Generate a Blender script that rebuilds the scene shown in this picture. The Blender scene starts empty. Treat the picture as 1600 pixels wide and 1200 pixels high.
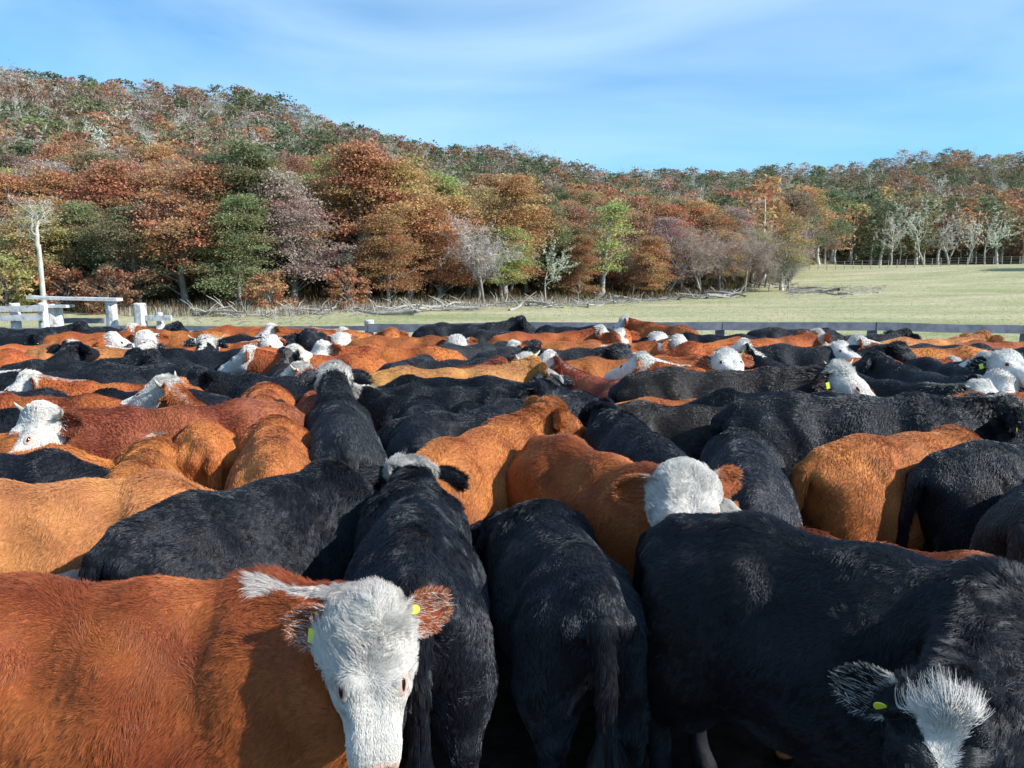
import bpy, math, random
import numpy as np
from mathutils import Vector, Matrix, Quaternion
R = math.radians
rng = np.random.default_rng(7)
random.seed(7)
scene = bpy.context.scene
COL = scene.collection

# ------------------------------------------------------------------ camera
CAM_H, PITCH, F = 2.3, R(8.9), 1201.0
cam_d = bpy.data.cameras.new('camera'); cam = bpy.data.objects.new('camera', cam_d); COL.objects.link(cam)
cam_d.sensor_width = 36; cam_d.lens = 36 * F / 1600; cam_d.clip_start = 0.05; cam_d.clip_end = 8000
cam.location = (0, 0, CAM_H); cam.rotation_euler = (R(90) - PITCH, 0, 0)
scene.camera = cam

# ------------------------------------------------------------------ light
SUN = Vector((0.80, -0.26, 0.56)).normalized()
sun_el = math.asin(SUN.z); sun_rot = math.atan2(SUN.x, SUN.y)
w = bpy.data.worlds.new('World'); scene.world = w; w.use_nodes = True
nt = w.node_tree; nt.nodes.clear()
def N(nt, typ, **kw):
    n = nt.nodes.new(typ)
    for k, v in kw.items():
        if k.startswith('i_'):
            n.inputs[k[2:].replace('_', ' ')].default_value = v
        else: setattr(n, k, v)
    return n
sky = N(nt, 'ShaderNodeTexSky', sky_type='NISHITA', sun_disc=False, sun_elevation=sun_el, sun_rotation=sun_rot, air_density=1.0, dust_density=0.25, ozone_density=2.5, altitude=300)
tc = N(nt, 'ShaderNodeTexCoord')
mp = N(nt, 'ShaderNodeMapping'); mp.inputs['Scale'].default_value = (1.0, 1.6, 4.2); mp.inputs['Rotation'].default_value = (0, R(14), R(20))
nz = N(nt, 'ShaderNodeTexNoise'); nz.inputs['Scale'].default_value = 1.5; nz.inputs['Detail'].default_value = 5; nz.inputs['Roughness'].default_value = 0.5; nz.inputs['Distortion'].default_value = 0.5
rp = N(nt, 'ShaderNodeValToRGB'); rp.color_ramp.elements[0].position = 0.30; rp.color_ramp.elements[0].color = (0.06, 0.06, 0.06, 1); rp.color_ramp.elements[1].position = 0.78; rp.color_ramp.elements[1].color = (0.58, 0.58, 0.58, 1)
mx = N(nt, 'ShaderNodeMix', data_type='RGBA'); mx.inputs[7].default_value = (7.4, 9.6, 11.6, 1)
tint = N(nt, 'ShaderNodeMix', data_type='RGBA', blend_type='MULTIPLY'); tint.inputs[0].default_value = 1; tint.inputs[7].default_value = (0.43, 1.02, 1.32, 1)
bg = N(nt, 'ShaderNodeBackground'); bg.inputs['Strength'].default_value = 0.093
wo = N(nt, 'ShaderNodeOutputWorld')
L = nt.links.new
L(tc.outputs['Generated'], mp.inputs[0]); L(mp.outputs[0], nz.inputs['Vector']); L(nz.outputs['Fac'], rp.inputs[0])
L(sky.outputs[0], tint.inputs[6]); L(tint.outputs[2], mx.inputs[6]); L(rp.outputs[0], mx.inputs[0]); L(mx.outputs[2], bg.inputs[0]); L(bg.outputs[0], wo.inputs[0])
sl = bpy.data.lights.new('sun', 'SUN'); sl.energy = 5.0; sl.angle = R(0.53); sl.color = (1, 0.955, 0.88)
so = bpy.data.objects.new('sun', sl); COL.objects.link(so); so.rotation_euler = SUN.to_track_quat('Z', 'Y').to_euler(); so.location = (20, -10, 30)
scene.view_settings.view_transform = 'Standard'; scene.view_settings.look = 'None'; scene.view_settings.gamma = 1; scene.view_settings.exposure = 0.52
scene.view_settings.use_curve_mapping = False
scene.cycles.max_bounces = 5; scene.cycles.diffuse_bounces = 3; scene.cycles.glossy_bounces = 2; scene.cycles.transparent_max_bounces = 4
try:
    scene.cycles_curves.shape = 'RIBBONS'; scene.cycles_curves.subdivisions = 2
except Exception: pass

# ------------------------------------------------------------------ helpers
def tag(o, label=None, cat=None, group=None, kind=None):
    if label: o['label'] = label
    if cat: o['category'] = cat
    if group: o['group'] = group
    if kind: o['kind'] = kind
    return o
def link(name, data, parent=None, mat=None):
    o = bpy.data.objects.new(name, data); COL.objects.link(o)
    if parent is not None: o.parent = parent
    if mat is not None and data is not None and not data.materials: data.materials.append(mat)
    return o
def np_mesh(name, V, Fa, smooth=False, attrs=None, mat=None):
    """V n x 3, Fa m x k (k = 3 or 4)"""
    V = np.asarray(V, np.float32); Fa = np.asarray(Fa, np.int32); k = Fa.shape[1]
    me = bpy.data.meshes.new(name)
    me.vertices.add(len(V)); me.vertices.foreach_set('co', V.ravel())
    me.loops.add(Fa.size); me.loops.foreach_set('vertex_index', Fa.ravel())
    me.polygons.add(len(Fa)); me.polygons.foreach_set('loop_start', np.arange(0, Fa.size, k, dtype=np.int32))
    me.update(calc_edges=True)
    if smooth: me.polygons.foreach_set('use_smooth', np.ones(len(Fa), bool))
    for an, (av) in (attrs or {}).items():
        av = np.asarray(av, np.float32)
        if av.ndim == 1:
            a = me.attributes.new(an, 'FLOAT', 'POINT'); a.data.foreach_set('value', av)
        else:
            if av.shape[1] == 3: av = np.concatenate([av, np.ones((len(av), 1), np.float32)], 1)
            a = me.attributes.new(an, 'FLOAT_COLOR', 'POINT'); a.data.foreach_set('color', av.ravel())
    if mat: me.materials.append(mat)
    me.validate()
    return me
def smooth01(x): x = np.clip(x, 0, 1); return x * x * (3 - 2 * x)
def wav(P, f, seed):
    """cheap smooth noise, about -1..1, of points n x 3"""
    r = np.random.default_rng(seed); out = np.zeros(len(P))
    for i in range(5):
        d = r.normal(size=3); d /= np.linalg.norm(d)
        out += np.sin(P @ d * f * r.uniform(.6, 1.7) + r.uniform(0, 6.28) + 1.3 * np.sin(P @ np.roll(d, 1) * f * .7 + r.uniform(0, 6)))
    return out / 2.6
def ray(px, py):
    a = math.atan2(py - 600, F)
    # camera space direction
    cx, cy, cz = (px - 800) / F, -(py - 600) / F, -1.0
    # rotate: cam looks +Y pitched down
    sy, cyy = math.sin(PITCH), math.cos(PITCH)
    dx = cx; dy = cyy * (-cz) + sy * cy; dz = -sy * (-cz) + cyy * cy
    return Vector((dx, dy, dz))
def at_z(px, py, z):
    d = ray(px, py); t = (z - CAM_H) / d.z
    return Vector((d.x * t, d.y * t, z))
def at_y(px, py, y):
    d = ray(px, py); t = y / d.y
    return Vector((d.x * t, y, CAM_H + d.z * t))

# ------------------------------------------------------------------ materials
def mat_new(name):
    m = bpy.data.materials.new(name); m.use_nodes = True; nt = m.node_tree
    b = nt.nodes['Principled BSDF']
    return m, nt, b
def noise_mat(name, c1, c2, scale=8, rough=0.8, bump=0.3, coord='Object', stretch=(1, 1, 1), detail=6, bd=0.02, spec=0.3, c3=None):
    m, nt, b = mat_new(name)
    tc = N(nt, 'ShaderNodeTexCoord'); mp = N(nt, 'ShaderNodeMapping'); mp.inputs['Scale'].default_value = stretch
    nz = N(nt, 'ShaderNodeTexNoise'); nz.inputs['Scale'].default_value = scale; nz.inputs['Detail'].default_value = detail; nz.inputs['Roughness'].default_value = .62
    rp = N(nt, 'ShaderNodeValToRGB'); rp.color_ramp.elements[0].position = .33; rp.color_ramp.elements[1].position = .68
    rp.color_ramp.elements[0].color = (*c1, 1); rp.color_ramp.elements[1].color = (*c2, 1)
    if c3:
        e = rp.color_ramp.elements.new(.5); e.color = (*c3, 1)
    nt.links.new(tc.outputs[coord], mp.inputs[0]); nt.links.new(mp.outputs[0], nz.inputs['Vector'])
    nt.links.new(nz.outputs['Fac'], rp.inputs[0]); nt.links.new(rp.outputs[0], b.inputs['Base Color'])
    b.inputs['Roughness'].default_value = rough; b.inputs['Specular IOR Level'].default_value = spec
    if bump:
        bp = N(nt, 'ShaderNodeBump'); bp.inputs['Strength'].default_value = bump; bp.inputs['Distance'].default_value = bd
        nt.links.new(nz.outputs['Fac'], bp.inputs['Height']); nt.links.new(bp.outputs[0], b.inputs['Normal'])
    return m
WOOD_GREY = noise_mat('weathered_wood', (.105, .12, .15), (.23, .25, .29), 5, .85, .5, stretch=(1, 1, 1), detail=8, bd=.01)
WOOD_WHITE = noise_mat('flaking_white_paint', (.26, .25, .24), (.68, .68, .66), 9, .75, .6, detail=10, bd=.008, c3=(.58, .58, .57))
BARK = noise_mat('grey_bark', (.15, .14, .12), (.38, .36, .32), 3, .9, .6, stretch=(1, 1, .4), bd=.05)
BARK_PALE = noise_mat('pale_dead_wood', (.30, .29, .25), (.60, .59, .53), 4, .9, .5, stretch=(1, 1, .4), bd=.03)
def leaf_mat():
    m, nt, b = mat_new('autumn_leaves')
    oi = N(nt, 'ShaderNodeObjectInfo'); at = N(nt, 'ShaderNodeAttribute', attribute_name='tint')
    mx = N(nt, 'ShaderNodeMix', data_type='RGBA', blend_type='MULTIPLY'); mx.inputs[0].default_value = 1
    nt.links.new(oi.outputs['Color'], mx.inputs[6]); nt.links.new(at.outputs['Color'], mx.inputs[7])
    b.inputs['Roughness'].default_value = .75; b.inputs['Specular IOR Level'].default_value = .15
    tr = N(nt, 'ShaderNodeBsdfTranslucent'); ms = N(nt, 'ShaderNodeMixShader'); ms.inputs[0].default_value = .4
    nt.links.new(mx.outputs[2], b.inputs['Base Color']); nt.links.new(mx.outputs[2], tr.inputs['Color'])
    out = nt.nodes['Material Output']
    nt.links.new(b.outputs[0], ms.inputs[1]); nt.links.new(tr.outputs[0], ms.inputs[2]); nt.links.new(ms.outputs[0], out.inputs[0])
    return m
LEAF = leaf_mat()
def coat_mat(hair):
    m, nt, b = mat_new('coat_hair' if hair else 'coat_skin')
    l = nt.links.new
    oi = N(nt, 'ShaderNodeObjectInfo'); mk = N(nt, 'ShaderNodeAttribute', attribute_name='mark'); pk = N(nt, 'ShaderNodeAttribute', attribute_name='pink')
    jit = N(nt, 'ShaderNodeAttribute', attribute_name='jit')
    # white where mark + alpha > 1
    s1 = N(nt, 'ShaderNodeMath', operation='ADD'); l(mk.outputs['Fac'], s1.inputs[0]); l(oi.outputs['Alpha'], s1.inputs[1])
    mr = N(nt, 'ShaderNodeMapRange'); mr.inputs['From Min'].default_value = .97; mr.inputs['From Max'].default_value = 1.03
    l(s1.outputs[0], mr.inputs['Value'])
    # coat tone variation
    hsv = N(nt, 'ShaderNodeHueSaturation'); l(oi.outputs['Color'], hsv.inputs['Color'])
    mv = N(nt, 'ShaderNodeMapRange', clamp=False); mv.inputs['From Min'].default_value = -1; mv.inputs['From Max'].default_value = 1
    mv.inputs['To Min'].default_value = .62; mv.inputs['To Max'].default_value = 1.45
    l(jit.outputs['Fac'], mv.inputs['Value'])
    mh = N(nt, 'ShaderNodeMapRange'); mh.inputs['From Min'].default_value = -1; mh.inputs['From Max'].default_value = 1
    mh.inputs['To Min'].default_value = .490; mh.inputs['To Max'].default_value = .510
    l(jit.outputs['Fac'], mh.inputs['Value']); l(mh.outputs[0], hsv.inputs['Hue'])
    if hair:
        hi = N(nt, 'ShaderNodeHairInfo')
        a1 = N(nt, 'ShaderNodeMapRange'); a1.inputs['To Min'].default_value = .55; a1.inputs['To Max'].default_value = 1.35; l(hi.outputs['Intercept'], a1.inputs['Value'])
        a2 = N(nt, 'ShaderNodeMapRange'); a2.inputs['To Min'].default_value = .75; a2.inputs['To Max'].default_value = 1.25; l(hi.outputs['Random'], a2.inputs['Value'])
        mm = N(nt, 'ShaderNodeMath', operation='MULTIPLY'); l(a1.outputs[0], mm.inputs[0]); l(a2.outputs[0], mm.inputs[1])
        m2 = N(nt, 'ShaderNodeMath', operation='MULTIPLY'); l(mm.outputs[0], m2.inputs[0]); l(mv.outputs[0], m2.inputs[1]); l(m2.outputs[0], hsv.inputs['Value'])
    else:
        l(mv.outputs[0], hsv.inputs['Value'])
    dtc = N(nt, 'ShaderNodeTexCoord'); dn = N(nt, 'ShaderNodeTexNoise'); dn.inputs['Scale'].default_value = 3.2; dn.inputs['Detail'].default_value = 5; dn.inputs['Roughness'].default_value = .7
    l(dtc.outputs['Object'], dn.inputs['Vector']); dr = N(nt, 'ShaderNodeMapRange'); dr.inputs['From Min'].default_value = .54; dr.inputs['From Max'].default_value = .74; dr.inputs['To Max'].default_value = .30
    l(dn.outputs['Fac'], dr.inputs['Value']); du = N(nt, 'ShaderNodeMix', data_type='RGBA'); l(dr.outputs[0], du.inputs[0]); l(hsv.outputs[0], du.inputs[6]); du.inputs[7].default_value = (.085, .060, .042, 1)
    wm = N(nt, 'ShaderNodeMix', data_type='RGBA'); l(mr.outputs[0], wm.inputs[0]); l(du.outputs[2], wm.inputs[6]); st = N(nt, 'ShaderNodeMix', data_type='RGBA'); st.inputs[6].default_value = (.66, .63, .58, 1); st.inputs[7].default_value = (.46, .40, .31, 1); l(dr.outputs[0], st.inputs[0]); l(st.outputs[2], wm.inputs[7])
    pm = N(nt, 'ShaderNodeMix', data_type='RGBA'); pf = N(nt, 'ShaderNodeMath', operation='MULTIPLY')
    l(pk.outputs['Fac'], pf.inputs[0]); l(mr.outputs[0], pf.inputs[1])
    l(pf.outputs[0], pm.inputs[0]); l(wm.outputs[2], pm.inputs[6]); pm.inputs[7].default_value = (.60, .36, .28, 1)
    l(pm.outputs[2], b.inputs['Base Color'])
    b.inputs['Roughness'].default_value = .38 if hair else .7
    sv = N(nt, 'ShaderNodeMapRange'); sv.inputs['From Min'].default_value = .02; sv.inputs['From Max'].default_value = .2; sv.inputs['To Min'].default_value = .55 if hair else .3; sv.inputs['To Max'].default_value = .22 if hair else .12
    l(oi.outputs['Color'], sv.inputs['Value']); l(sv.outputs[0], b.inputs['Specular IOR Level'])
    b.inputs['Specular Tint'].default_value = (.82, .9, 1, 1)
    if not hair:
        b.inputs['Sheen Weight'].default_value = .0; b.inputs['Sheen Roughness'].default_value = .4
        tc = N(nt, 'ShaderNodeTexCoord'); nz = N(nt, 'ShaderNodeTexNoise'); nz.inputs['Scale'].default_value = 45; nz.inputs['Detail'].default_value = 4
        mp = N(nt, 'ShaderNodeMapping'); mp.inputs['Scale'].default_value = (.5, 1, .45)
        bp = N(nt, 'ShaderNodeBump'); bp.inputs['Strength'].default_value = .6; bp.inputs['Distance'].default_value = .012
        l(tc.outputs['Object'], mp.inputs[0]); l(mp.outputs[0], nz.inputs['Vector']); l(nz.outputs['Fac'], bp.inputs['Height']); l(bp.outputs[0], b.inputs['Normal'])
    return m
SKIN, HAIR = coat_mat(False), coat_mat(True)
def plain(name, c, rough=.5, spec=.5):
    m, nt, b = mat_new(name); b.inputs['Base Color'].default_value = (*c, 1); b.inputs['Roughness'].default_value = rough; b.inputs['Specular IOR Level'].default_value = spec
    return m
EYE = plain('eye_dark', (.012, .008, .006), .12, .6)
HORN = noise_mat('horn_keratin', (.35, .30, .22), (.62, .57, .47), 9, .45, .2, stretch=(6, 1, 1), bd=.003)
TAGM = noise_mat('tag_plastic', (.62, .66, .04), (.72, .76, .07), 3, .4, 0)
HOOF = plain('hoof', (.03, .027, .022), .6)

# ------------------------------------------------------------------ cattle: signed-distance body
class Prim:
    def __init__(s, kind, a, b=None, ra=0, rb=0, rot=None, k=.06, part=0):
        s.kind, s.a, s.b, s.ra, s.rb, s.rot, s.k, s.part = kind, np.array(a, float), None if b is None else np.array(b, float), ra, rb, rot, k, part
    def box(s):
        if s.kind == 'c':
            r = max(s.ra, s.rb); return np.minimum(s.a, s.b) - r, np.maximum(s.a, s.b) + r
        r = np.max(s.ra); return s.a - r, s.a + r
    def d(s, P):
        if s.kind == 'c':
            ab = s.b - s.a; t = np.clip(((P - s.a) @ ab) / (ab @ ab + 1e-9), 0, 1)
            return np.linalg.norm(P - s.a - t[..., None] * ab, axis=-1) - (s.ra + (s.rb - s.ra) * t)
        q = P - s.a
        if s.rot is not None: q = q @ s.rot
        r = np.array(s.ra, float); k0 = np.linalg.norm(q / r, axis=-1); k1 = np.linalg.norm(q / (r * r), axis=-1) + 1e-9
        return k0 * (k0 - 1) / k1
def smin(a, b, k):
    h = np.clip(.5 + .5 * (b - a) / k, 0, 1)
    return b + (a - b) * h - k * h * (1 - h)

def cow_prims(P, yaw, pitch, roll=0, tail_out=0.0, fat=1.0, ear_n=None, hs=1.07):
    """P = poll position in the body frame, yaw/pitch = where the muzzle points. Returns prims, carve spheres, head frame."""
    f = np.array([math.cos(pitch) * math.cos(yaw), math.cos(pitch) * math.sin(yaw), math.sin(pitch)])
    s = np.array([-math.sin(yaw), math.cos(yaw), 0.])
    u = np.cross(f, s); u /= np.linalg.norm(u)
    if roll:
        s, u = s * math.cos(roll) + u * math.sin(roll), u * math.cos(roll) - s * math.sin(roll)
    P = np.array(P, float); rot = np.stack([f, s, u], 1); f, s, u = f * hs, s * hs, u * hs
    H = lambda x, y, z: P + f * x + s * y + u * z
    c = lambda a, b, ra, rb, k=.06, part=0: Prim('c', a, b, ra, rb, k=k, part=part)
    e = lambda a, r, k=.06, part=0, rt=None: Prim('e', a, None, r, rot=rt, k=k, part=part)
    fw = fat
    pr = [
        e((0.0, 0, .80), (.58, .315 * fw, .37), .08), e((-.50, 0, .88), (.33, .245 * fw, .30), .10), e((.40, 0, .78), (.30, .235 * fw, .38), .10),
        c((-.70, 0, 1.115), (-.40, 0, 1.135), .085, .09, .13), c((-.40, 0, 1.135), (.05, 0, 1.105), .09, .09, .13), c((.05, 0, 1.105), (.42, 0, 1.15), .09, .075, .13),
        e((.30, 0, .62), (.42, .20, .20), .14), e((-.25, 0, .70), (.40, .25 * fw, .22), .14),
    ]
    for y in (-1, 1):
        pr += [c((-.43, .155 * y, 1.085), (-.36, .175 * y, 1.02), .056, .055, .09), c((-.80, .085 * y, 1.03), (-.70, .12 * y, .95), .06, .09, .08),
               e((.42, .165 * y, .86), (.15, .10, .29), .06), e((-.60, .15 * y, .76), (.21, .135, .35), .06),
               c((.42, .16 * y, .66), (.45, .155 * y, .38), .095, .058, .05), c((.45, .155 * y, .38), (.44, .155 * y, .13), .056, .042, .03), c((.44, .155 * y, .13), (.48, .155 * y, .045), .045, .055, .02),
               c((-.62, .16 * y, .66), (-.74, .16 * y, .46), .13, .062, .06), c((-.74, .16 * y, .46), (-.69, .16 * y, .14), .056, .043, .03), c((-.69, .16 * y, .14), (-.65, .16 * y, .045), .045, .055, .02)]
    to = tail_out
    pr += [c((-.76, 0, 1.13), (-.88, 0, 1.06), .055, .042, .05), c((-.88, 0, 1.06), (-.925, to * .4, .82), .042, .034, .02), c((-.925, to * .4, .82), (-.92, to, .42), .034, .030, .01), c((-.92, to, .42), (-.91, to, .27), .030, .018, .01)]
    hb = H(.10, 0, -.12)
    side = np.array([0, 1, 0])
    mid = np.array([.64, P[1] * .22, .96 + (P[2] - 1.2) * .35])
    pr += [c((.44, 0, .95), mid, .22, .17, .12, 1), c(mid, hb, .17, .115, .10, 1), c((.40, 0, 1.10), H(.0, 0, -.07), .11, .085, .12, 1),
           c((.50, 0, .74), mid + np.array([.05, 0, -.16]), .16, .12, .14, 1), c(mid + np.array([.05, 0, -.16]), H(.15, 0, -.17), .11, .065, .10, 1)]
    h = 2
    pr += [e(H(.055, 0, -.075), (.105, .118, .095), .04, h, rot)]
    for y in (-1, 1):
        pr += [c(H(.04, .055 * y, -.065), H(.17, .062 * y, -.055), .072, .066, .035, h), c(H(.17, .055 * y, -.06), H(.37, .034 * y, -.055), .060, .056, .04, h), e(H(.155, .098 * y, -.045), (.045, .028, .026), .02, h, rot),
               e(H(.165, .088 * y, -.062), (.052, .036, .040), .03, h, rot), c(H(.11, .066 * y, -.12), H(.31, .046 * y, -.112), .07, .050, .05, h),
               e(H(.42, .046 * y, -.062), (.045, .034, .040), .03, h, rot)]
    pr += [e(H(.02, 0, -.02), (.07, .085, .06), .05, h, rot), c(H(.15, 0, -.165), H(.38, 0, -.118), .05, .036, .06, h), e(H(.43, 0, -.070), (.050, .060, .050), .04, h, rot), e(H(.405, 0, -.118), (.045, .045, .024), .03, h, rot)]
    for q in pr:
        if q.part == 2:
            q.ra = q.ra * hs if q.kind == 'c' else tuple(v * hs for v in q.ra); q.rb *= hs
    carve = [(H(.452, .038 * y, -.040), .015) for y in (-1, 1)] + [(H(.20, .135 * y, -.060), .018) for y in (-1, 1)]
    carve += [(H(.31, .118 * y, -.050), .047) for y in (-1, 1)] + [(H(.185, .140 * y, -.015), .024) for y in (-1, 1)]
    carve += [(np.array([-.20, .37 * y, 1.06]), .12) for y in (-1, 1)] + [(np.array([.20, .39 * y, .96]), .10) for y in (-1, 1)]
    return pr, carve, (P, f, s, u)

def surface_nets(pr, carve, step):
    lo = np.min([p.box()[0] for p in pr], 0) - .12; hi = np.max([p.box()[1] for p in pr], 0) + .12
    n = np.ceil((hi - lo) / step).astype(int) + 1
    ax = [lo[i] + step * np.arange(n[i]) for i in range(3)]
    G = np.full(n, .5, np.float32)
    for p in pr:
        a, b = p.box(); m = .10
        i0 = np.maximum(((a - m - lo) / step).astype(int), 0); i1 = np.minimum(((b + m - lo) / step).astype(int) + 2, n)
        sl = tuple(slice(i0[i], i1[i]) for i in range(3))
        P = np.stack(np.meshgrid(*[ax[i][sl[i]] for i in range(3)], indexing='ij'), -1)
        G[sl] = smin(G[sl], p.d(P), p.k)
    for cpos, r in carve:
        mg = .03 if r < .05 else .16; i0 = np.maximum(((cpos - r - mg - lo) / step).astype(int), 0); i1 = np.minimum(((cpos + r + mg - lo) / step).astype(int) + 2, n)
        sl = tuple(slice(i0[i], i1[i]) for i in range(3))
        P = np.stack(np.meshgrid(*[ax[i][sl[i]] for i in range(3)], indexing='ij'), -1)
        G[sl] = -smin(-G[sl], np.linalg.norm(P - cpos, axis=-1) - r, .012 if r < .05 else .14)
    S = G < 0
    c = [S[i:n[0] - 1 + i, j:n[1] - 1 + j, k:n[2] - 1 + k] for i in (0, 1) for j in (0, 1) for k in (0, 1)]
    cnt = sum(x.astype(np.int8) for x in c); act = (cnt > 0) & (cnt < 8)
    ids = -np.ones(act.shape, np.int64); cell = np.argwhere(act); ids[act] = np.arange(len(cell))
    acc = np.zeros((len(cell), 3)); num = np.zeros(len(cell))
    corners = [(i, j, k) for i in (0, 1) for j in (0, 1) for k in (0, 1)]
    for a in corners:
        for d in range(3):
            if a[d]: continue
            b = list(a); b[d] = 1
            ga = G[tuple((cell + a).T)]; gb = G[tuple((cell + b).T)]
            m = (ga < 0) != (gb < 0); t = np.where(m, ga / (ga - gb + 1e-12), 0)
            pt = cell + np.array(a) + 0.0; pt[:, d] += t
            acc[m] += pt[m]; num[m] += 1
    V = lo + step * (acc / num[:, None])
    Q = []
    for d in range(3):
        e1, e2 = (d + 1) % 3, (d + 2) % 3
        sa = [slice(1, n[i] - 1) for i in range(3)]; sb = list(sa); sa[d] = slice(0, n[d] - 1); sb[d] = slice(1, n[d])
        A = S[tuple(sa)]; B = S[tuple(sb)]
        for flip, M in ((False, A & ~B), (True, ~A & B)):
            idx = np.argwhere(M); off = np.ones(3, int); off[d] = 0; idx = idx + off
            def cid(o1, o2):
                q = idx.copy(); q[:, e1] -= o1; q[:, e2] -= o2; return ids[tuple(q.T)]
            q = np.stack([cid(1, 1), cid(0, 1), cid(0, 0), cid(1, 0)], 1)
            Q.append(q[:, ::-1] if flip else q)
    return V, np.concatenate(Q)

def regions(P3, pr, frame):
    """mark, pink, jit and flow direction for points near the surface"""
    P, f, s, u = frame
    q = P3 - P; h2 = f @ f; hx, hy, hz = q @ f / h2, q @ s / h2, q @ u / h2
    dh = np.min([p.d(P3) for p in pr if p.part == 2], 0); dn = np.min([p.d(P3) for p in pr if p.part == 1], 0); db = np.min([p.d(P3) for p in pr if p.part == 0], 0)
    nzv = wav(P3, 22, 3)
    head = (dh < dn + .012) & (dh < db) & (hx > -.12)
    mark = np.zeros(len(P3))
    # blaze > face > crest / belly
    face = smooth01((hx + .085 + .02 * nzv + np.clip(hz + .05, 0, 1) * .4) / .05)
    mark[head] = .82 * face[head]
    bl = head & (np.abs(hy) < np.interp(hx, [-.06, .0, .07, .13, .20, .30, .36, .45], [.0, .035, .058, .042, .018, .028, .05, .06]) + .014 * nzv + .010 * wav(P3, 50, 8)) & (hz > -.09); mark[bl] = np.maximum(mark[bl], .95 * face[bl])
    nk = (~head)
    t = (P3[:, 0] - .25) / max(P[0] - .25, .2); axis_y = np.clip(t, 0, 1) ** 1.6 * P[1]
    top = 1.13 + (P[2] - .06 - 1.13) * np.clip(t, 0, 1)
    crest = nk & (t > .22 + .1 * nzv) & (P3[:, 2] > top - .05 - .02 * nzv) & (np.abs(P3[:, 1] - axis_y) < .040 + .018 * nzv)
    mark[crest] = .5
    nb = nk & (np.linalg.norm(P3 - P, axis=1) < .15 + .02 * nzv) & (P3[:, 2] > P[2] - .12); mark[nb] = .5
    low = (P3[:, 2] < .50 + .03 * nzv) & (P3[:, 2] > .07); mark[low & nk] = .42
    bris = nk & (P3[:, 0] > .55) & (P3[:, 2] < .80 + .05 * nzv) & (np.abs(P3[:, 1] - axis_y) < .12); mark[bris] = .42
    pink = np.zeros(len(P3))
    pink = np.maximum(pink, smooth01((hx - .425 - .01 * nzv) / .02) * (dh < .03) * head)
    for y in (-1, 1):
        de = np.sqrt((hx - .202) ** 2 + (hy - .112 * y) ** 2 + (hz + .005) ** 2 * 1.4); pink = np.maximum(pink, .8 * smooth01((.046 - de) / .016) * head)
    jit = .55 * wav(P3, 5, 11) + .35 * wav(P3, 17, 12)
    jit[P3[:, 2] < .07] = -2.45
    return mark, pink, jit, head, hx, hy, hz

def build_body(pose, step):
    pose = dict(pose); tuft = (pose.pop('tuft', 1.0), pose.pop('flat', 1.0))
    pr, carve, frame = cow_prims(**pose)
    V, Q = surface_nets(pr, carve, step)
    # light smoothing of the torso
    for _ in range(1):
        acc = np.zeros_like(V); cn = np.zeros(len(V))
        for i in range(4):
            for j in (1, 3):
                np.add.at(acc, Q[:, i], V[Q[:, (i + j) % 4]]); np.add.at(cn, Q[:, i], 1)
        V = V * .6 + .4 * acc / np.maximum(cn, 1)[:, None]
    # muscle and hip undulation
    mark, pink, jit, head, *_ = regions(V, pr, frame)
    me = np_mesh('cow_body', V, Q, True, {'mark': mark, 'pink': pink, 'jit': jit}, SKIN)
    return me, (V, Q, pr, frame, tuft)

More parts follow.
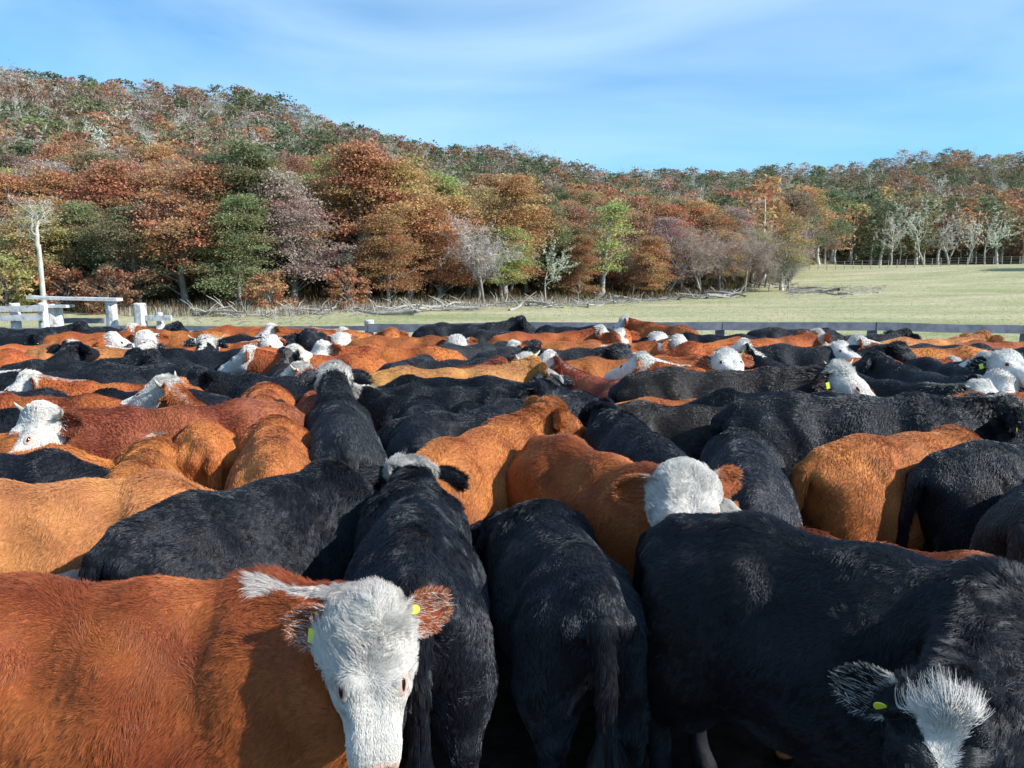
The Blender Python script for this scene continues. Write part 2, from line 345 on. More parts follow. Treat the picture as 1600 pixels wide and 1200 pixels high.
def build_fur(geo, count, rad, seed, lscale=1.0, npts=5):
    V, Q, pr, frame = geo[:4]; P, f, s, u = frame
    r = np.random.default_rng(seed)
    A, B, C, D = V[Q[:, 0]], V[Q[:, 1]], V[Q[:, 2]], V[Q[:, 3]]
    nrm = np.cross(C - A, D - B); ar = np.linalg.norm(nrm, axis=1); cen = (A + B + C + D) / 4
    nrm = nrm / (ar[:, None] + 1e-12)
    dh = np.linalg.norm(cen - (P + f * .15 - u * .06), axis=1)
    wgt = ar * np.where((cen[:, 2] < .30) & (cen[:, 0] > -.84), .0, np.where((cen[:, 2] < .55) & (cen[:, 0] > -.84), .35, 1.0)) * np.where(cen[:, 0] < -.86, 3, 1) * np.where(dh < .33, 2.6, 1)
    idx = r.choice(len(Q), count, p=wgt / wgt.sum())
    a, b = r.random((2, count, 1))
    root = A[idx] * (1 - a) * (1 - b) + B[idx] * a * (1 - b) + C[idx] * a * b + D[idx] * (1 - a) * b
    # smooth normals by averaging to vertices
    vn = np.zeros_like(V)
    for i in range(4): np.add.at(vn, Q[:, i], nrm)
    vn /= np.linalg.norm(vn, axis=1)[:, None] + 1e-9
    n = vn[Q[idx, 0]] * (1 - a) * (1 - b) + vn[Q[idx, 1]] * a * (1 - b) + vn[Q[idx, 2]] * a * b + vn[Q[idx, 3]] * (1 - a) * b
    n /= np.linalg.norm(n, axis=1)[:, None] + 1e-9
    mark, pink, jit, head, hx, hy, hz = regions(root, pr, frame); rot_f = f / np.linalg.norm(f); rot_s = s / np.linalg.norm(s)
    n1, n2, n3 = wav(root, 7, seed + 1), wav(root, 7, seed + 2), wav(root, 7, seed + 3)
    m1, m2, m3 = wav(root, 26, seed + 4), wav(root, 26, seed + 5), wav(root, 26, seed + 6)
    flow = np.stack([-.8 + .35 * n1, .35 * n2, -.75 + .4 * n3], 1)
    flow += .45 * np.stack([m1, m2, m3], 1)
    # thigh / rump swirl
    wk = np.tanh((hx - .19 + .02 * m1 + .25 * np.abs(hy)) / .06)[:, None]; hf = rot_f * wk + rot_s * np.clip(hy / .04, -1, 1)[:, None] * (.18 + .6 * (1 - np.abs(wk))) + .35 * np.stack([m1, m2, m3], 1)
    flow[head] = hf[head]
    flow += r.normal(size=flow.shape) * .16
    flow -= n * np.sum(flow * n, 1)[:, None]; flow /= np.linalg.norm(flow, axis=1)[:, None] + 1e-9
    ln = .0165 + .005 * wav(root, 9, seed + 7)
    lift = np.full(count, .22) + .10 * m2
    topline = (~head) & (n[:, 2] > .8); ln[topline] *= 1.25; lift[topline] += .14
    crest = (~head) & (n[:, 2] > .5) & (root[:, 0] > .35); ln[crest] *= 1.45; lift[crest] += .3
    tf, flt = geo[4]
    hl = np.interp(hx, [-.06, .03, .10, .17, .24, .40, .43], [.045 * tf, .046 * tf, .026 * tf, .014, .008, .006, .002]) * np.where(hz > -.09, 1, .55)
    hlift = np.interp(hx, [-.06, .03, .12, .24], [.8, .7, .35, .2])
    ln[head] = hl[head]; lift[head] = hlift[head] * flt
    ln[head & (pink > .25)] = .0015
    bris = (~head) & (root[:, 0] > .5) & (root[:, 2] < .85); ln[bris] *= 1.5
    # tail
    tl = root[:, 0] < -.87; ln[tl] = .035; flow[tl] = flow[tl] * .3 + np.array([0, 0, -1.0])
    sw = tl & (root[:, 2] < .62); ln[sw] = .13; lift[sw] = .25
    ln *= lscale * r.uniform(.7, 1.25, count)
    # clumping
    cs = .021
    key = np.floor(root / cs).astype(np.int64); key = key[:, 0] * 1000003 + key[:, 1] * 1009 + key[:, 2]
    _, inv = np.unique(key, return_inverse=True); cn = np.bincount(inv).astype(float)
    cen = np.stack([np.bincount(inv, weights=root[:, i]) / cn for i in range(3)], 1)[inv]
    cj = np.random.default_rng(seed + 9).normal(size=(len(cn), 3))[inv] * .35
    d0 = n * lift[:, None] + flow; d0 /= np.linalg.norm(d0, axis=1)[:, None]
    T = np.linspace(0, 1, npts)
    pts = np.empty((count, npts, 3), np.float32)
    curl = np.where(head & (hx < .12), 1.7, .25)
    cd = (flow + cj); 
    for k, t in enumerate(T):
        p = root + d0 * (ln * t)[:, None] + cd * (ln * .38 * t * t)[:, None] - np.array([0, 0, 1]) * (ln * np.where(head & (ln > .04), .45, .12) * t * t)[:, None]
        p = p + (cen - root) * (.24 * t ** 1.3)
        p = p + np.stack([m2, m3, m1], 1) * (ln * curl * .35 * math.sin(t * 3.0))[:, None]
        p = p + n * (.002)
        pts[:, k] = p
    hc = bpy.data.hair_curves.new('coat_fur'); hc.add_curves([npts] * count)
    hc.attributes['position'].data.foreach_set('vector', pts.ravel())
    ra = hc.attributes.get('radius') or hc.attributes.new('radius', 'FLOAT', 'POINT')
    rr = np.tile(rad * (1 - .72 * T ** 1.5), count).astype(np.float32); ra.data.foreach_set('value', rr)
    for an, av in (('mark', mark), ('pink', pink * .5), ('jit', jit)):
        at = hc.attributes.new(an, 'FLOAT', 'CURVE'); at.data.foreach_set('value', av.astype(np.float32))
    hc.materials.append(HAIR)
    return hc

# shared small parts -------------------------------------------------
def ear_mesh():
    nu, nv = 14, 11; V = []; 
    for side in (0, 1):
        for i in range(nu):
            s = i / (nu - 1); wd = .062 * (math.sin(math.pi * (.10 + .86 * s)) ** .75) + .003; 
            for j in range(nv):
                t = j / (nv - 1) * 2 - 1
                x = .18 * s; y = wd * t; cup = .040 * (1 - .4 * s)
                z = cup * t * t - .012 - .03 * s * s * .6
                if side: z -= .009 * (1 - t * t * .9) + .001
                V.append((x, y + .012 * s, z))
    Fq = []; o = nu * nv
    for i in range(nu - 1):
        for j in range(nv - 1):
            a = i * nv + j; Fq.append((a, a + nv, a + nv + 1, a + 1)); Fq.append((o + a, o + a + 1, o + a + nv + 1, o + a + nv))
    rim = [j for j in range(nv)] + [i * nv + nv - 1 for i in range(1, nu)] + [(nu - 1) * nv + j for j in range(nv - 2, -1, -1)] + [i * nv for i in range(nu - 2, 0, -1)]
    for k in range(len(rim)):
        a, b = rim[k], rim[(k + 1) % len(rim)]; Fq.append((a, b, o + b, o + a))
    V = np.array(V)
    inner = (np.arange(len(V)) < o).astype(float)
    mark = .3 + .32 * smooth01((.075 - V[:, 0]) / .04) - .08 * inner
    pink = inner * .5 * smooth01(1 - V[:, 0] / .15)
    return np_mesh('cow_ear', V, np.array(Fq), True, {'mark': mark, 'pink': pink, 'jit': -inner * .8}, SKIN), V, np.array(Fq), nu, nv
EAR, EAR_V, EAR_F, ENU, ENV = ear_mesh()
def ear_fur(count=4200, rad=.0008):
    r = np.random.default_rng(5); o = ENU * ENV
    typ = r.random(count); s = r.random(count); t = r.uniform(-1, 1, count)
    edge = typ < .45; t[edge] = np.sign(t[edge]) * r.uniform(.8, 1, edge.sum())
    wd = .062 * (np.sin(np.pi * (.10 + .86 * s)) ** .75) + .003
    x = .19 * s; y = wd * t; cup = .040 * (1 - .4 * s); z = cup * t * t - .012 - .018 * s * s
    outer = (typ > .45) & (typ < .8)
    nz = np.where(outer, -1.0, .8)
    z = z - np.where(outer, .010, 0)
    root = np.stack([x, y + .012 * s, z], 1)
    d = np.stack([.55 + .3 * r.normal(size=count), np.where(edge, np.sign(t) * .8, .1 * r.normal(size=count)) - .2 * (typ > .8), nz * .35 + .15 * r.normal(size=count)], 1)
    d /= np.linalg.norm(d, axis=1)[:, None]; ln = r.uniform(.010, .026, count) * np.where(outer, .7, 1) * np.where(typ > .8, 1.2, 1)
    T = np.linspace(0, 1, 4); pts = np.empty((count, 4, 3), np.float32)
    cl = np.round(root / .018) * .018
    for k, tt in enumerate(T): pts[:, k] = root + d * (ln * tt)[:, None] + (cl - root) * (.5 * tt) + np.array([.3, 0, -.1]) * (ln * tt * tt)[:, None]
    hc = bpy.data.hair_curves.new('ear_hair'); hc.add_curves([4] * count); hc.attributes['position'].data.foreach_set('vector', pts.ravel())
    ra = hc.attributes.get('radius') or hc.attributes.new('radius', 'FLOAT', 'POINT'); ra.data.foreach_set('value', np.tile(rad * (1 - .7 * T), count).astype(np.float32))
    mk = np.where(s + .08 * r.normal(size=count) < .30, .58, np.where(r.random(count) < np.where(typ > .8, .30, .10), .52, .25))
    for an, av in (('mark', mk), ('pink', np.zeros(count)), ('jit', r.normal(size=count) * .3)):
        at = hc.attributes.new(an, 'FLOAT', 'CURVE'); at.data.foreach_set('value', av.astype(np.float32))
    hc.materials.append(HAIR); return hc
EARFUR = ear_fur(); EARFUR_FAR = ear_fur(500, .0028)
def tube(path, radii, k=8, cap=True):
    path = [Vector(p) for p in path]; V, Fq = [], []
    for i, p in enumerate(path):
        d = (path[min(i + 1, len(path) - 1)] - path[max(i - 1, 0)]).normalized()
        a = d.orthogonal().normalized() if i == 0 else (a - d * a.dot(d)).normalized()
        b = d.cross(a)
        for j in range(k):
            an = 2 * math.pi * j / k; V.append(p + (a * math.cos(an) + b * math.sin(an)) * radii[i])
    for i in range(len(path) - 1):
        for j in range(k): Fq.append((i * k + j, i * k + (j + 1) % k, (i + 1) * k + (j + 1) % k, (i + 1) * k + j))
    return V, Fq
def uv_ball(r, nu=12, nv=8):
    V, Fq = [], []
    for i in range(nv + 1):
        for j in range(nu):
            a, b = math.pi * i / nv, 2 * math.pi * j / nu; V.append((r * math.sin(a) * math.cos(b), r * math.sin(a) * math.sin(b), r * math.cos(a)))
    for i in range(nv):
        for j in range(nu): Fq.append((i * nu + j, (i + 1) * nu + j, (i + 1) * nu + (j + 1) % nu, i * nu + (j + 1) % nu))
    return V, Fq
v_, f_ = uv_ball(1.0, 16, 10); EYEM = np_mesh('eyeball', v_, f_, True, mat=EYE)
hp = [(0, 0, 0), (.04, 0, .002), (.085, 0, .012), (.125, 0, .034), (.155, 0, .064), (.17, 0, .09)]
v_, f_ = tube(hp, [.025, .0235, .020, .0155, .010, .002], 10); HORNM = np_mesh('horn', v_, f_, True, mat=HORN)
def lid_mesh():
    n = 20; V = []
    for k, (rx, ry, z) in enumerate(((.98, .50, .86), (1.06, .66, .98), (1.30, .98, .62), (1.62, 1.40, .05))):
        for i in range(n):
            a = 2 * math.pi * i / n; V.append((rx * math.cos(a), ry * math.sin(a), z * (1 - .25 * abs(math.cos(a)) * (k < 2))))
    Fq = [(k * n + i, (k + 1) * n + i, (k + 1) * n + (i + 1) % n, k * n + (i + 1) % n) for k in range(3) for i in range(n)]
    V = np.array(V); kk = np.repeat(np.arange(4), n)
    return np_mesh('eyelid', V, np.array(Fq), True, {'mark': np.full(len(V), .82), 'pink': np.where(kk < 2, .9, .45), 'jit': np.where(kk < 1, -1.0, 0.)}, SKIN)
LID = lid_mesh()
def box_mesh(name, sx, sy, sz, mat, bev=.0, taper=1.0):
    bx = [-sx / 2, sx / 2]; V = []
    import bmesh
    bm = bmesh.new(); bmesh.ops.create_cube(bm, size=1)
    for v in bm.verts:
        t = taper if v.co.z > 0 else 1
        v.co = Vector((v.co.x * sx * t, v.co.y * sy * t, v.co.z * sz))
    if bev: bmesh.ops.bevel(bm, geom=bm.edges[:], offset=bev, segments=2, affect='EDGES')
    me = bpy.data.meshes.new(name); bm.to_mesh(me); bm.free(); me.materials.append(mat); return me
TAG_FLAG = box_mesh('ear_tag', .030, .046, .003, TAGM, .001, 1.0)
def disc_mesh(name, r, t, mat):
    V = [(r * math.cos(a), r * .8 * math.sin(a), z) for z in (-t / 2, t / 2) for a in np.linspace(0, 2 * math.pi, 16, endpoint=False)]
    Fq = [(i, (i + 1) % 16, 16 + (i + 1) % 16, 16 + i) for i in range(16)]
    me = bpy.data.meshes.new(name); me.from_pydata(V, [], Fq + [tuple(range(15, -1, -1)), tuple(range(16, 32))]); me.materials.append(mat); return me
TAG_DISC = disc_mesh('ear_tag', .021, .004, TAGM)

POSES = {
    'level':  dict(P=(.98, 0, 1.20), yaw=0, pitch=R(-38)),
    'low':    dict(P=(1.02, .04, .98), yaw=R(6), pitch=R(-58), tail_out=.05),
    'grazing': dict(P=(1.0, -.06, .74), yaw=R(-10), pitch=R(-68)),
    'high':   dict(P=(.86, 0, 1.42), yaw=0, pitch=R(-14), tail_out=-.05),
    'look_right': dict(P=(.84, -.26, 1.24), yaw=R(-80), pitch=R(-42)),
    'look_left':  dict(P=(.84, .26, 1.24), yaw=R(80), pitch=R(-42), tail_out=.06),
    'high_left': dict(P=(.80, .16, 1.40), yaw=R(68), pitch=R(-24)), 'high_right': dict(P=(.80, -.16, 1.40), yaw=R(-68), pitch=R(-24)),
    'alert_left': dict(P=(.91, .08, 1.31), yaw=R(28), pitch=R(-30)), 'alert_right': dict(P=(.91, -.08, 1.33), yaw=R(-30), pitch=R(-24)),
    'alert': dict(P=(.93, 0, 1.30), yaw=0, pitch=R(-28)),
    'nosy': dict(P=(.84, -.10, 1.31), yaw=R(-22), pitch=R(-46)),
    'tucked_left': dict(P=(.80, .22, .99), yaw=R(50), pitch=R(-40), tail_out=-.02),
    'low_right': dict(P=(.86, -.20, 1.08), yaw=R(-50), pitch=R(-62)),
    'half_right': dict(P=(.93, -.14, 1.28), yaw=R(-42), pitch=R(-36)),
    'half_left':  dict(P=(.93, .14, 1.28), yaw=R(42), pitch=R(-36)),
}
HEROES = {
    'hero_front': dict(P=(.84, -.30, 1.25), yaw=R(-79), pitch=R(-66), roll=R(0), ear_n=(.2, .95), tuft=.9, hs=.87),
    'hero_bent':  dict(P=(.36, -.52, 1.05), yaw=R(-70), pitch=R(-56), roll=R(-8), ear_n=(.3, .9), tuft=1.25, flat=.12, hs=.92),
}
LIB = {}
def lib(pose, lod):
    key = (pose, lod)
    if key in LIB: return LIB[key]
    pz = HEROES.get(pose) or POSES[pose]
    step = {'hero': .0135, 'near': .018, 'mid': .022, 'far': .027}[lod]
    me, geo = build_body(pz, step)
    cnt, rad = {'hero': (300000, .0006), 'near': (150000, .0009), 'mid': (60000, .0015), 'far': (20000, .0026)}[lod]
    fur = build_fur(geo, cnt, rad, 100 + len(LIB) * 17, {'hero': 1.0, 'near': .95, 'mid': .8, 'far': .62}[lod], {'hero': 5, 'near': 5, 'mid': 4, 'far': 3}[lod])
    pr = geo[2]; P, f, s, u = geo[3]; eyes = {}
    for y in (-1, 1):
        o = P + f * .195 + s * (.035 * y) - u * .06; d = s * y + u * .85 + f * .05; d /= np.linalg.norm(d); t = .05
        for _ in range(40):
            q = (o + d * t)[None]; v = 1.0
            for p_ in pr:
                if p_.part == 2: v = float(smin(np.array([v]), p_.d(q), p_.k)[0])
            t -= v * .7
        eyes[y] = (o + d * (t - .0125), d)
    LIB[key] = (me, fur, geo[3], eyes); return LIB[key]

COATS = {'b': (.012, .013, .016), 'K': (.0075, .0085, .012), 'B': (.022, .016, .013), 'G': (.024, .025, .029), 'R': (.34, .10, .032), 'O': (.43, .148, .045), 'T': (.54, .245, .085), 'D': (.26, .07, .032), 'M': (.385, .112, .034)}
HERD = []
def cow(label, px, py, head, coat, face, pose='level', s=1.0, tags='', horns=False):
    """px,py: where the top of the mid back shows; head: heading in degrees (0 to +X, 90 away); face: how much white."""
    HERD.append([label, at_z(px, py, 1.25 * s), head, coat, face, pose, s, tags, horns])
def settle():
    """nobody stands inside a neighbour: push bodies apart a little, near ones stay put"""
    n = len(HERD); P = np.array([[h[1].x, h[1].y] for h in HERD]); P0 = P.copy()
    A = np.radians([h[2] for h in HERD]); Dv = np.stack([np.cos(A), np.sin(A)], 1); S = np.array([h[6] for h in HERD])
    dist = np.hypot(P[:, 0], P[:, 1]); inv = np.clip((dist - 3.0) / 4, .03, 1)
    ts = np.array([-.66, -.44, -.22, 0, .22, .44])
    for it in range(140):
        C = P[:, None] + Dv[:, None] * (ts[None, :, None] * S[:, None, None]); mv = np.zeros_like(P)
        for i in range(n):
            for j in np.nonzero(np.hypot(*(P - P[i]).T) < 1.6)[0]:
                if j <= i: continue
                d = C[i][:, None] - C[j][None]; dd = np.hypot(d[..., 0], d[..., 1]); k = np.unravel_index(dd.argmin(), dd.shape); m = dd[k]
                need = .255 * (S[i] + S[j])
                if m < need:
                    v = d[k] / (m + 1e-6) if m > .02 else np.array([0, 1.0]); v = v * np.array([.75, 1.0]); q = (need - m) * .5 * v
                    w = inv[i] + inv[j]; q = q * min(1.0, 2.2 * max(inv[i], inv[j])); mv[i] += q * inv[i] / w; mv[j] -= q * inv[j] / w
        P += mv * .6; P += (P0 - P) * .02
        P[:, 1] = np.minimum(P[:, 1], 13.15)
    mvd = np.hypot(*(P - P0).T); print('herd', n, 'moved mean %.2f max %.2f' % (mvd.mean(), mvd.max()))
    for h, q in zip(HERD, P): h[1] = Vector((q[0], q[1], 0))
def make_cow(label, p, head, coat, face, pose, s, tags, horns, group=None, wide=1.0):
    dist = math.hypot(p.x, p.y)
    lod = 'hero' if pose in HEROES or dist < 3.3 else 'near' if dist < 4.7 else 'mid' if dist < 7.4 else 'far'
    me, fur, (P, f, sd, u), eyes = lib(pose, lod)
    root = link('cow', None); root.empty_display_size = .2
    root.location = (p.x, p.y, 0); root.rotation_euler = (0, 0, R(head)); wide = {'tucked_left': 1.17, 'hero_front': 1.0, 'hero_bent': 1.04}.get(pose, 1.08 if dist < 4.7 else 1.0); root.scale = (s * .93, s * wide, s)
    tag(root, label, 'cow', group or 'cattle crowded in the corral')
    c = COATS[coat] if isinstance(coat, str) else coat
    j = 1 + random.uniform(-.12, .12); colr = (c[0] * j, c[1] * j * random.uniform(.94, 1.06), c[2] * j, face)
    def part(name, data, parent=root, M=None):
        o = link(name, data, parent); o.color = colr
        if M is not None: o.matrix_basis = M
        return o
    part('body', me); part('coat', fur)
    Hm = lambda x, y, z: Vector(P + f * x + sd * y + u * z)
    for y in (-1, 1):
        rx = random.uniform(-.25, .3)
        ex = (Vector(sd) * y * 1.0 - Vector(f) * (.15 + rx * .4) + Vector(u) * (-.18 + rx * .4)).normalized()
        en_ = (HEROES.get(pose) or POSES[pose]).get('ear_n', (.6, .65)); en = (Vector(f) * en_[0] + Vector(u) * en_[1] + Vector(sd) * y * .1).normalized(); en = (en - ex * en.dot(ex)).normalized()
        ey = en.cross(ex)
        M = Matrix((ex, ey, en)).transposed().to_4x4() @ Matrix.Scale(Vector(f).length, 4); M.translation = Hm(.015, .095 * y, -.065)
        ear = part('ear', EAR, root, M); ef = part('ear_fur', EARFUR if dist < 5 else EARFUR_FAR, ear)
        if pose == 'hero_bent': ear.color = ef.color = colr[:3] + (.50,)
        if ('l' in tags and y > 0) or ('r' in tags and y < 0):
            o = link('ear_tag', TAG_FLAG, ear); o.matrix_basis = Matrix.Translation((.10, -.03 * y, .020)) @ Matrix.Rotation(R(20), 4, 'Y')
        if ('d' in tags and y > 0) or ('e' in tags and y < 0):
            o = link('ear_tag', TAG_DISC, ear); o.matrix_basis = Matrix.Translation((.06, .03, .046 if pose == 'hero_bent' else .030)) @ Matrix.Rotation(R(-40), 4, 'X')
        ec, ed = eyes[y]; ed = Vector(ed); fx = (Vector(f) * .95 - Vector(u) * .2); fx = (fx - ed * fx.dot(ed)).normalized()
        Mx = Matrix((fx, ed.cross(fx), ed)).transposed().to_4x4(); Mx.translation = Vector(ec)
        eo = part('eye', EYEM, root, Mx @ Matrix.Diagonal((.024, .018, .0165, 1)))
        if dist < 7: part('eyelid', LID, eo)
        if horns:
            hx = (Vector(sd) * y + Vector(f) * .1).normalized(); hz = (Vector(u) * .7 - Vector(f) * .2); hz = (hz - hx * hz.dot(hx)).normalized()
            Mh = Matrix((hx, hz.cross(hx), hz)).transposed().to_4x4(); Mh.translation = Hm(-.01, .075 * y, -.03)
            part('horn', HORNM, root, Mh)
    return root
# ------------------------------------------------------------------ terrain
def table(u, xs, ys):
    """smooth interpolation over azimuth (tan of azimuth from +Y)"""
    return np.interp(u, xs, ys)
U = lambda px: (px - 800) / F          # x / y of a direction
TU = [U(-900), U(-200), U(0), U(450), U(650), U(850), U(1000), U(1150), U(1225), U(1300), U(1600), U(1900), U(2600)]
TE = [40, 37, 37, 37, 43, 48, 54, 62, 92, 118, 122, 120, 118]            # forest edge (distance along Y)
TR = [150, 150, 150, 150, 155, 165, 185, 205, 215, 225, 235, 235, 235]   # ridge distance
TZ = [38, 38, 36.5, 29.0, 23.5, 20.0, 18.5, 21.5, 24.0, 25.5, 31, 33, 33]    # ridge height
def rise(u): return np.interp(u, [U(900), U(1250)], [0, 2.1])
def terrain(x, y):
    x = np.asarray(x, float); y = np.asarray(y, float)
    D = np.hypot(x, y); yy = np.maximum(y, 1e-3); u = np.clip(x / yy, -1.5, 1.6); u = np.where(y <= 0.5, np.where(x > 0, 1.6, -1.5), u)
    front = smooth01((y / np.maximum(D, 1e-6) + .25) / .6)
    E, Rr, Z = table(u, TU, TE), table(u, TU, TR), table(u, TU, TZ)
    k = np.sqrt(1 + np.minimum(np.abs(u), 1.2) ** 2)
    E, Rr = E * k, Rr * k
    z = rise(u) * smooth01((D - 60) / 60)
    t = np.clip((D - E) / (Rr - E), 0, 1)
    z = z + Z * t ** 1.35 * front
    z = z - np.clip((D - Rr) / 500, 0, 1) * Z * .5 * front
    z = z + np.where(D > 30, .25 * np.sin(x * .11 + 1) * np.sin(y * .09) * smooth01((D - 30) / 30) * (1 + 5 * t), 0)
    return z
def Tz(x, y): return float(terrain(np.array([x]), np.array([y]))[0])

rad = np.concatenate([np.linspace(0, 30, 31), np.linspace(31, 80, 60), np.linspace(82, 260, 100), np.geomspace(265, 5000, 30)])
azi = np.concatenate([np.linspace(-48, 48, 280), np.linspace(49, 311, 90)])
RR, AA = np.meshgrid(rad, np.radians(azi), indexing='ij')
X, Y = RR * np.sin(AA), RR * np.cos(AA)
Zt = terrain(X.ravel(), Y.ravel())
nr, na = RR.shape
i, j = np.meshgrid(np.arange(nr - 1), np.arange(na), indexing='ij'); a = i * na + j; b = i * na + (j + 1) % na
Fq = np.stack([a.ravel(), b.ravel(), (b + na).ravel(), (a + na).ravel()], 1)[:, ::-1]
Vt = np.stack([X.ravel(), Y.ravel(), Zt], 1)
uu = np.clip(Vt[:, 0] / np.maximum(Vt[:, 1], .5), -1.5, 1.6); kk = np.hypot(Vt[:, 0], Vt[:, 1])
Ek = table(uu, TU, TE) * np.sqrt(1 + np.minimum(np.abs(uu), 1.2) ** 2)
# the tongue of trees in front of the far meadow
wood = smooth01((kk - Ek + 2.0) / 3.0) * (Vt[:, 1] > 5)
pen = smooth01((15.0 - Vt[:, 1]) / 1.5) * (np.abs(Vt[:, 0]) < 25)
gm, nt, b = mat_new('ground_cover'); l = nt.links.new
tc = N(nt, 'ShaderNodeTexCoord')
def nzr(scale, c1, c2, p0=.35, p1=.65, st=(1, 1, 1), det=6):
    mp = N(nt, 'ShaderNodeMapping'); mp.inputs['Scale'].default_value = st
    n = N(nt, 'ShaderNodeTexNoise'); n.inputs['Scale'].default_value = scale; n.inputs['Detail'].default_value = det; n.inputs['Roughness'].default_value = .65
    r = N(nt, 'ShaderNodeValToRGB'); r.color_ramp.elements[0].position = p0; r.color_ramp.elements[1].position = p1
    r.color_ramp.elements[0].color = (*c1, 1); r.color_ramp.elements[1].color = (*c2, 1)
    l(tc.outputs['Object'], mp.inputs[0]); l(mp.outputs[0], n.inputs['Vector']); l(n.outputs['Fac'], r.inputs[0]); return n, r
n1, g1 = nzr(.16, (.30, .33, .16), (.55, .49, .33), .34, .66, (.6, 1.6, 1), 9)
n2, g2 = nzr(4, (.62, .60, .52), (1, 1, 1), .36, .58, (1, 1, 1), 8)
gm1 = N(nt, 'ShaderNodeMix', data_type='RGBA', blend_type='MULTIPLY'); gm1.inputs[0].default_value = 1; l(g1.outputs[0], gm1.inputs[6]); l(g2.outputs[0], gm1.inputs[7])
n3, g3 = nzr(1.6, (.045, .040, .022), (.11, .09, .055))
n4, g4 = nzr(9, (.022, .017, .012), (.06, .045, .032))
aw = N(nt, 'ShaderNodeAttribute', attribute_name='wood'); ap = N(nt, 'ShaderNodeAttribute', attribute_name='pen')
m1 = N(nt, 'ShaderNodeMix', data_type='RGBA'); m2 = N(nt, 'ShaderNodeMix', data_type='RGBA')
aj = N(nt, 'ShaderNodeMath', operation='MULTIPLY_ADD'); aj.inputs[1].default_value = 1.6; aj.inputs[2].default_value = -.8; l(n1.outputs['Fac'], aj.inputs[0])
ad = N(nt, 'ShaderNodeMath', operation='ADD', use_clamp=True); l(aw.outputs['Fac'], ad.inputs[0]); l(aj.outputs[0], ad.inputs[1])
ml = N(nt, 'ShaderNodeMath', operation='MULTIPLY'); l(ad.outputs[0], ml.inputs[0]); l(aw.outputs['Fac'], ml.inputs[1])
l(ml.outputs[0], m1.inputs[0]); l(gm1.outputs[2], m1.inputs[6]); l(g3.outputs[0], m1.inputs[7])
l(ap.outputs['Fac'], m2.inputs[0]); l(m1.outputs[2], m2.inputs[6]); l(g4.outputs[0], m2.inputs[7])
l(m2.outputs[2], b.inputs['Base Color']); b.inputs['Roughness'].default_value = .95; b.inputs['Specular IOR Level'].default_value = .1
bp = N(nt, 'ShaderNodeBump'); bp.inputs['Strength'].default_value = .8; bp.inputs['Distance'].default_value = .06; l(n2.outputs['Fac'], bp.inputs['Height']); l(bp.outputs[0], b.inputs['Normal'])
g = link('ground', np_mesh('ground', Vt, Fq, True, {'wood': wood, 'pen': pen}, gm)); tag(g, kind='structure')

# ------------------------------------------------------------------ trees
def quads(cen, dirx, diry, sx, sy):
    """diamond leaf sprays"""
    a = dirx * sx[:, None]; b = diry * sy[:, None]
    V = np.stack([cen - a, cen - b * 1.0, cen + a, cen + b], 1).reshape(-1, 3)
    return V, np.arange(len(V)).reshape(-1, 4)
def rand_dirs(r, n, flat):
    a = r.normal(size=(n, 3)); a[:, 2] *= flat; a /= np.linalg.norm(a, axis=1)[:, None]
    b = np.cross(a, r.normal(size=(n, 3)) * np.array([1, 1, .5]) + np.array([0, 0, .6])); b /= np.linalg.norm(b, axis=1)[:, None] + 1e-9
    return a, b
class Tubes:
    def __init__(s): s.V, s.F = [], []; s.n = 0
    def add(s, path, radii, k=4):
        v, f = tube(path, radii, k); s.V += [tuple(p) for p in v]; s.F += [tuple(x + s.n for x in q) for q in f]; s.n += len(v)
